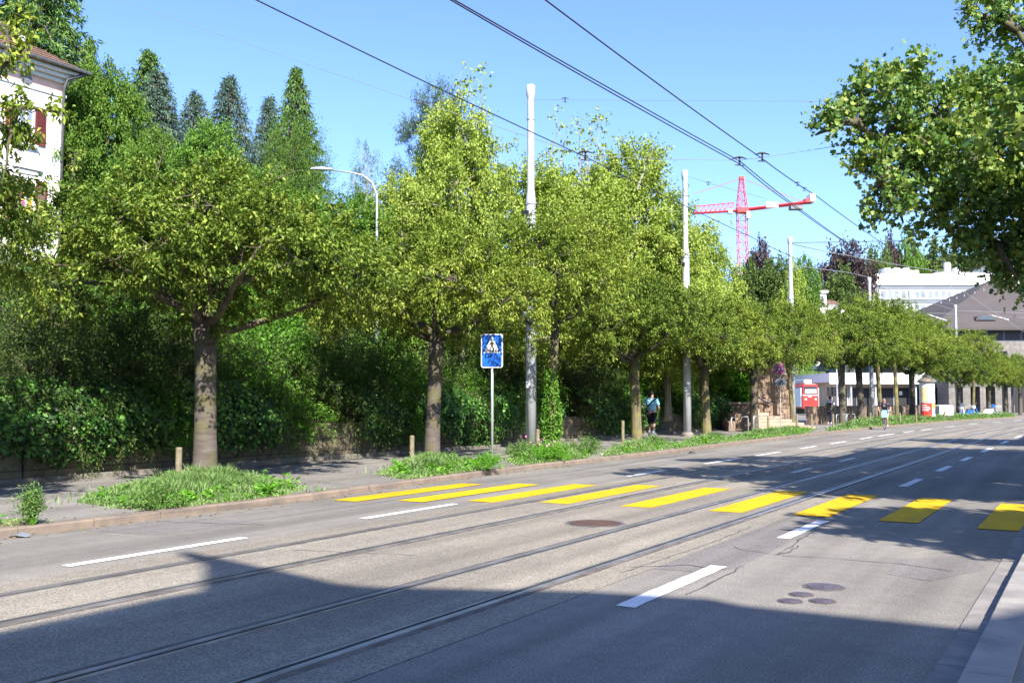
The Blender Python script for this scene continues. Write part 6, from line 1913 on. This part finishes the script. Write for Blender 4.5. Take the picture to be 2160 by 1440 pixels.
def scooters():
    def make(loc, rz, s, lab, c1, c2, lean=0.0):
        root = empty('scooter', loc, rz, lab, 'scooter', 'parked motor scooters at the end of the verge'); root.scale = (s, s, s); root.rotation_euler = (0, lean, rz)
        for x in (-.62, .62):
            m = MB(); n = 20
            m.tube([(x + .19 * math.cos(2 * pi * i / n), 0, .24 + .19 * math.sin(2 * pi * i / n)) for i in range(n + 1)], .055, 8, False); w = m.build('wheel', MT['rubber'], root, smooth=True)
            m = MB().prism([(x + .13 * math.cos(2 * pi * i / 12), .24 + .13 * math.sin(2 * pi * i / 12)) for i in range(12)], -.03, .03, 'y'); m.build('rim', MT['galv'], w)
        MB().prism([(-.15, .28), (.75, .30), (.95, .62), (.88, .78), (.2, .74), (.05, .42), (-.30, .36), (-.30, .28)], -.15, .15, 'y').build('body', c1, root, bevel=.05)
        MB().prism([(-.30, .30), (-.42, .34), (-.60, .98), (-.52, 1.0), (-.40, .62)], -.20, .20, 'y').build('leg_shield', c2, root, bevel=.03)
        MB().prism([(-.86, .40), (-.62, .52), (-.40, .44), (-.45, .36), (-.62, .46), (-.80, .36)], -.08, .08, 'y').build('mudguard', c1, root, bevel=.02)
        MB().prism([(.12, .76), (.86, .80), (.84, .88), (.45, .86), (.12, .84)], -.13, .13, 'y').build('seat', MT['black'], root, bevel=.03)
        MB().tube([(-.46, -.33, 1.06), (-.52, -.12, 1.04), (-.52, .12, 1.04), (-.46, .33, 1.06)], .02, 6).build('handlebar', MT['black'], root)
        MB().tube([(-.62, 0, .24), (-.56, 0, 1.02)], .03, 6).build('fork', MT['galv'], root)
        MB().prism([(-.66 + .0, .80), (-.60, .80), (-.56, .95), (-.63, .95)], -.07, .07, 'y').build('headlight', MT['pureW'], root)
        MB().box(-.52, -.49, -.30, -.20, 1.12, 1.20).build('mirror', MT['black'], root); MB().box(-.52, -.49, .20, .30, 1.12, 1.20).build('mirror', MT['black'], root)
        MB().prism([(-.60, .98), (-.46, 1.36), (-.44, 1.36), (-.57, .98)], -.17, .17, 'y').build('windscreen', MT['glass2'], root)
        MB().box(.74, 1.04, -.16, .16, .90, 1.18).build('top_case', c2, root, bevel=.03)
        return root
    a = G(2037, 881, .1); b = G(2072, 880, .1)
    make(a, TH + .4, .95, 'blue and white scooter at the left, beside the concrete block', MT['scblue'], MT['pureW'], .05)
    make(b, TH - .35, 1.0, 'mostly white scooter at the right, by the little fence', MT['pureW'], MT['scblue'])


scooters()


def street_things():
    # advertising column
    p = at_d(1954, 13.6 - 2.4, .1); Y = -p.x * sT + p.y * cT
    s = 30 / FPX * Y / 2; H = (880 - 800) / FPX * Y
    root = empty('advertising_column', p, TH, 'round advertising column with stone hat covered in posters', 'advertising column')
    MB().lathe([(s * 1.08, 0), (s * 1.08, .12), (s, .16), (s, H), (s * 1.05, H + .02)], 32).build('shaft', MT['pureW'], root, smooth=False)
    MB().lathe([(s * 1.25, H + .02), (s * 1.3, H + .10), (s * .95, H + .28), (s * .55, H + .42), (s * .6, H + .55), (s * .2, H + .62), (.01, H + .63)], 32).build('hat', MT['concrete'], root, smooth=True)

    def poster(a0, a1, z0, z1, mat, off=.012, nm='poster'):
        m = MB(); n = 8; v = []
        for i in range(n + 1):
            a = rad(a0 + (a1 - a0) * i / n); x, y = (s + off) * math.cos(a), (s + off) * math.sin(a); v += [(x, y, z0), (x, y, z1)]
        m.add(v, [(2 * i, 2 * i + 2, 2 * i + 3, 2 * i + 1) for i in range(n)]); return m.build(nm, mat, root)
    poster(190, 285, .2, H * .47, MT['posterR']); poster(190, 262, H * .49, H * .88, MT['posterY'])
    poster(288, 350, .2, H * .30, MT['posterB']); poster(288, 350, H * .34, H * .46, MT['posterO']); poster(264, 350, H * .48, H * .96, MT['posterB'])
    for k, (a0, a1) in enumerate(((205, 245), (205, 262), (205, 268), (205, 258))):
        z = H * (.40 - .045 * k); poster(a0, a1, z, z + H * .018, MT['pureW'], .02, 'lettering')
    # white concrete block right of it
    p = at_d(1991, 10.9, .1); Y = -p.x * sT + p.y * cT
    root = empty('concrete_block', p, TH, 'pale rounded concrete block right of the advertising column', 'concrete block')
    w = 30 / FPX * Y; h = 30 / FPX * Y
    MB().prism(rrect(w, h + .2, .16, 0, h / 2 - .1), -.3, .5, 'y').build('block', MT['trim'], root, bevel=.03)
    # small fence
    p = G(2090, 879, .1); Y = -p.x * sT + p.y * cT; root = empty('railing', p, TH, 'short pale metal railing right of the parked scooters', 'railing')
    w = 24 / FPX * Y; h = 22 / FPX * Y; m = MB()
    for z in (.15, h): m.tube([(0, 0, z), (w, 0, z)], .025, 5)
    m.build('rail', MT['pole'], root)
    for i in range(12): MB().tube([(w * i / 11, 0, 0), (w * i / 11, 0, h)], .016, 4).build('bar', MT['pole'], root)
    # tram / bus front seen beyond the wall
    Y = 112.0; cx = lambda px: (px - 1080) / FPX * Y; zz = lambda py: CH + (845 - py) / FPX * Y
    root = empty('tram', CW(cx(1709), Y, 0), TH, 'front of a red and white tram standing beyond the low wall', 'tram')
    X = lambda px: cx(px) - cx(1709); hw = X(1726); z0, z1 = zz(862), zz(809)
    MB().prism([(-hw, z0), (hw, z0), (hw * 1.02, zz(840)), (hw * .92, zz(812)), (hw * .6, z1), (-hw * .6, z1), (-hw * .92, zz(812)), (-hw * 1.02, zz(840))], 0, 14, 'y').build('body', MT['red'], root, bevel=.08)
    MB().prism([(-hw * .85, zz(831)), (hw * .85, zz(831)), (hw * .78, zz(815)), (-hw * .78, zz(815))], -.05, 0, 'y').build('windscreen', MT['glass'], root)
    MB().prism([(-hw * .72, zz(829)), (hw * .72, zz(829)), (hw * .70, zz(821)), (-hw * .70, zz(821))], -.09, -.05, 'y').build('sun_blind', MT['pureW'], root)  # white panel stands in for the bright reflection in the windscreen
    MB().prism([(-hw * .98, zz(834)), (hw * .98, zz(834)), (hw * 1.0, zz(832)), (-hw * 1.0, zz(832))], -.04, 0, 'y').build('white_stripe', MT['pureW'], root)
    for sx in (-1, 1):
        MB().box(sx * hw * .62 - .12, sx * hw * .62 + .12, -.06, 0, zz(843), zz(840)).build('headlight', MT['pureW'], root)
        MB().box(sx * hw * 1.06 - .06, sx * hw * 1.06 + .06, .3, 13.8, zz(858), zz(818)).build('side_panel', MT['pureW'], root)
    MB().box(-hw * .35, hw * .1, -.05, 0, zz(837.5), zz(836)).build('lettering', MT['pureW'], root)
    MB().box(-hw * .8, hw * .8, -.03, .3, zz(862) - .5, zz(856)).build('bumper', MT['black'], root)
    MB().box(-hw * .5, hw * .5, 1, 10, z1, z1 + .5).build('roof_unit', MT['trim'], root, bevel=.1)
    # wall slab the tram stands on
    # lattice mast next to the tram
    root = empty('signal_mast', CW(cx(1757), Y - 2, 0), TH, 'thin grey lattice mast between the tram and the first far tree', 'mast')
    for dx in (-.25, .25): MB().tube([(dx, 0, 0), (dx, 0, zz(780))], .07, 5).build('upright', MT['galv'], root)
    m = MB()
    for k in range(12): m.tube([(-.25, 0, k * .4), (.25, 0, k * .4 + .3)], .03, 4)
    m.build('bracing', MT['galv'], root)
    root = empty('signal_box', CW(cx(1748), Y - 1, 0), TH, 'black signal box beside the lattice mast', 'signal')
    MB().box(-.5, .5, -.2, .2, zz(835), zz(815)).build('housing', MT['black'], root, bevel=.05); MB().tube([(0, 0, 0), (0, 0, zz(835))], .06, 6).build('post', MT['galv'], root)
    # litter at the kerb
    p = G(40, 1133, 0); root = empty('litter', p, .3, 'small grey piece of litter in the gutter at the left', 'litter')
    MB().add([(-.12, -.03, .01), (0, -.05, .03), (.12, -.02, .01), (.14, .04, .03), (0, .05, .06), (-.1, .04, .02)], [(0, 1, 4, 5), (1, 2, 3, 4)]).build('scrap', MT['officegrey'], root)
    p = G(1459, 956, 0); root = empty('litter', p, .9, 'dark scrap lying in the road by the far kerb', 'litter')
    MB().add([(-.12, -.03, .01), (0, -.05, .03), (.12, -.02, .01), (.14, .04, .03), (0, .05, .06), (-.1, .04, .02)], [(0, 1, 4, 5), (1, 2, 3, 4)]).build('scrap', MT['black'], root)


street_things()


# ------------------------------------------------------------------ houses behind the camera that shade the road
SUN_EL = rad(40); SD = Vector((-0.777, 0.629, 0)).normalized()     # where shadows fall


def shading_houses():
    Z = 13.4; L = Z / math.tan(SUN_EL); dx, dy = SD.x * L, SD.y * L
    # outline of the roof edge, found from the outline of its shadow on the road
    sh = [(0, 1332), (200, 1290), (330, 1262), (424, 1246), (432, 1180), (380, 1160), (470, 1178), (600, 1205), (720, 1232), (800, 1238), (1250, 1247), (1500, 1262), (1560, 1275), (2050, 1325), (2160, 1300)]
    pts = []
    for x, y in sh:
        w = G(x, y, 0); pts.append((w.x - dx, w.y - dy))
    y_in = pts[-1][1]
    poly = [(pts[0][0], -45)] + pts + [(24, y_in + .3), (24, -45)]
    root = empty('apartment_house', (0, 0, 0), 0, 'tall apartment house behind the camera whose shadow covers the foreground road', 'building')
    MB().prism(poly, Z - .35, Z).build('roof', MT['trim'], root)
    MB().box(7.2, 23.5, -44, pts[8][1] - .8, 0, Z - .36).build('wall', MT['hallroof'], root)
    for f in range(4):
        for k in range(9):
            y = -42 + k * 3.4
            if y + 1.2 < pts[8][1] - 1: MB().box(7.12, 7.19, y, y + 1.1, 1.2 + f * 3, 2.8 + f * 3).build('window', MT['glass'], root)
    root = empty('corner_house', (0, 0, 0), 0, 'house on the near side whose straight shadow lies across the far road', 'building')
    a = G(1830, 947, 0); b = G(2160, 957, 0); c = G(1712, 977, 0)
    x0 = (a.x + c.x) / 2 - dx; y1 = a.y - dy; y0 = c.y - dy - 1.5
    MB().prism([(c.x - dx, y0), (a.x - dx, y1), (24, y1), (24, y0)], Z - .35, Z).build('roof', MT['trim'], root)
    MB().box(x0 + 1.0, 23.5, y0 + .4, y1 - .4, 0, Z - .36).build('wall', MT['render'], root)
    for f in range(4):
        for k in range(3): MB().box(x0 + .92, x0 + .99, y0 + 1 + k * 2.4, y0 + 2.2 + k * 2.4, 1.2 + f * 3, 2.8 + f * 3).build('window', MT['glass'], root)
    root = empty('terrace_house', (0, 0, 0), 0, 'long house further along the near side shading the road end', 'building')
    MB().box(8.6, 22, 36, 84, 0, 11.5).build('wall', MT['render'], root)
    MB().box(8.0, 22.6, 35.4, 84.6, 11.5, 11.9).build('roof', MT['tile'], root)
    for f in range(3):
        for k in range(14): MB().box(8.52, 8.59, 37 + k * 3.3, 38.2 + k * 3.3, 1.2 + f * 3, 2.8 + f * 3).build('window', MT['glass'], root)


shading_houses()

# ------------------------------------------------------------------ light and camera
w = bpy.data.worlds.new('World'); C.world = w; w.use_nodes = True
n = w.node_tree.nodes; l = w.node_tree.links
sky = n.new('ShaderNodeTexSky'); sky.sky_type = 'NISHITA'; sky.sun_disc = False
S = Vector((-SD.x * math.cos(SUN_EL), -SD.y * math.cos(SUN_EL), math.sin(SUN_EL)))
sky.sun_elevation = SUN_EL; sky.sun_rotation = math.atan2(S.x, S.y)
sky.air_density = 1.0; sky.dust_density = 0.9; sky.ozone_density = 1.6; sky.altitude = 400
bg = n['Background']; bg.inputs['Strength'].default_value = 0.092
tint = n.new('ShaderNodeMix'); tint.data_type = 'RGBA'; tint.blend_type = 'MULTIPLY'; tint.inputs['Factor'].default_value = 1
tint.inputs[7].default_value = (0.87, 1.04, 1.42, 1)
l.new(sky.outputs[0], tint.inputs[6]); l.new(tint.outputs[2], bg.inputs['Color'])
sun = bpy.data.lights.new('sun', 'SUN'); sun.energy = 5.0; sun.angle = rad(0.53); sun.color = (1.0, 0.93, 0.83)
so = bpy.data.objects.new('sun', sun); COL.objects.link(so); so.rotation_euler = S.to_track_quat('Z', 'Y').to_euler()
cam = bpy.data.cameras.new('camera'); cam.sensor_width = 36; cam.lens = FPX / 2160 * 36; cam.clip_end = 5000; cam.clip_start = 0.05
co = bpy.data.objects.new('camera', cam); COL.objects.link(co); co.location = (0, 0, CH); co.rotation_euler = (pi / 2 + PITCH, 0, TH)
C.camera = co
C.view_settings.view_transform = 'Standard'; C.view_settings.look = 'None'; C.view_settings.exposure = 1.35; C.view_settings.gamma = 1
C.view_settings.use_curve_mapping = False
C.cycles.max_bounces = 6; C.cycles.diffuse_bounces = 3; C.cycles.transmission_bounces = 3; C.cycles.glossy_bounces = 2
C.cycles.use_denoising = True
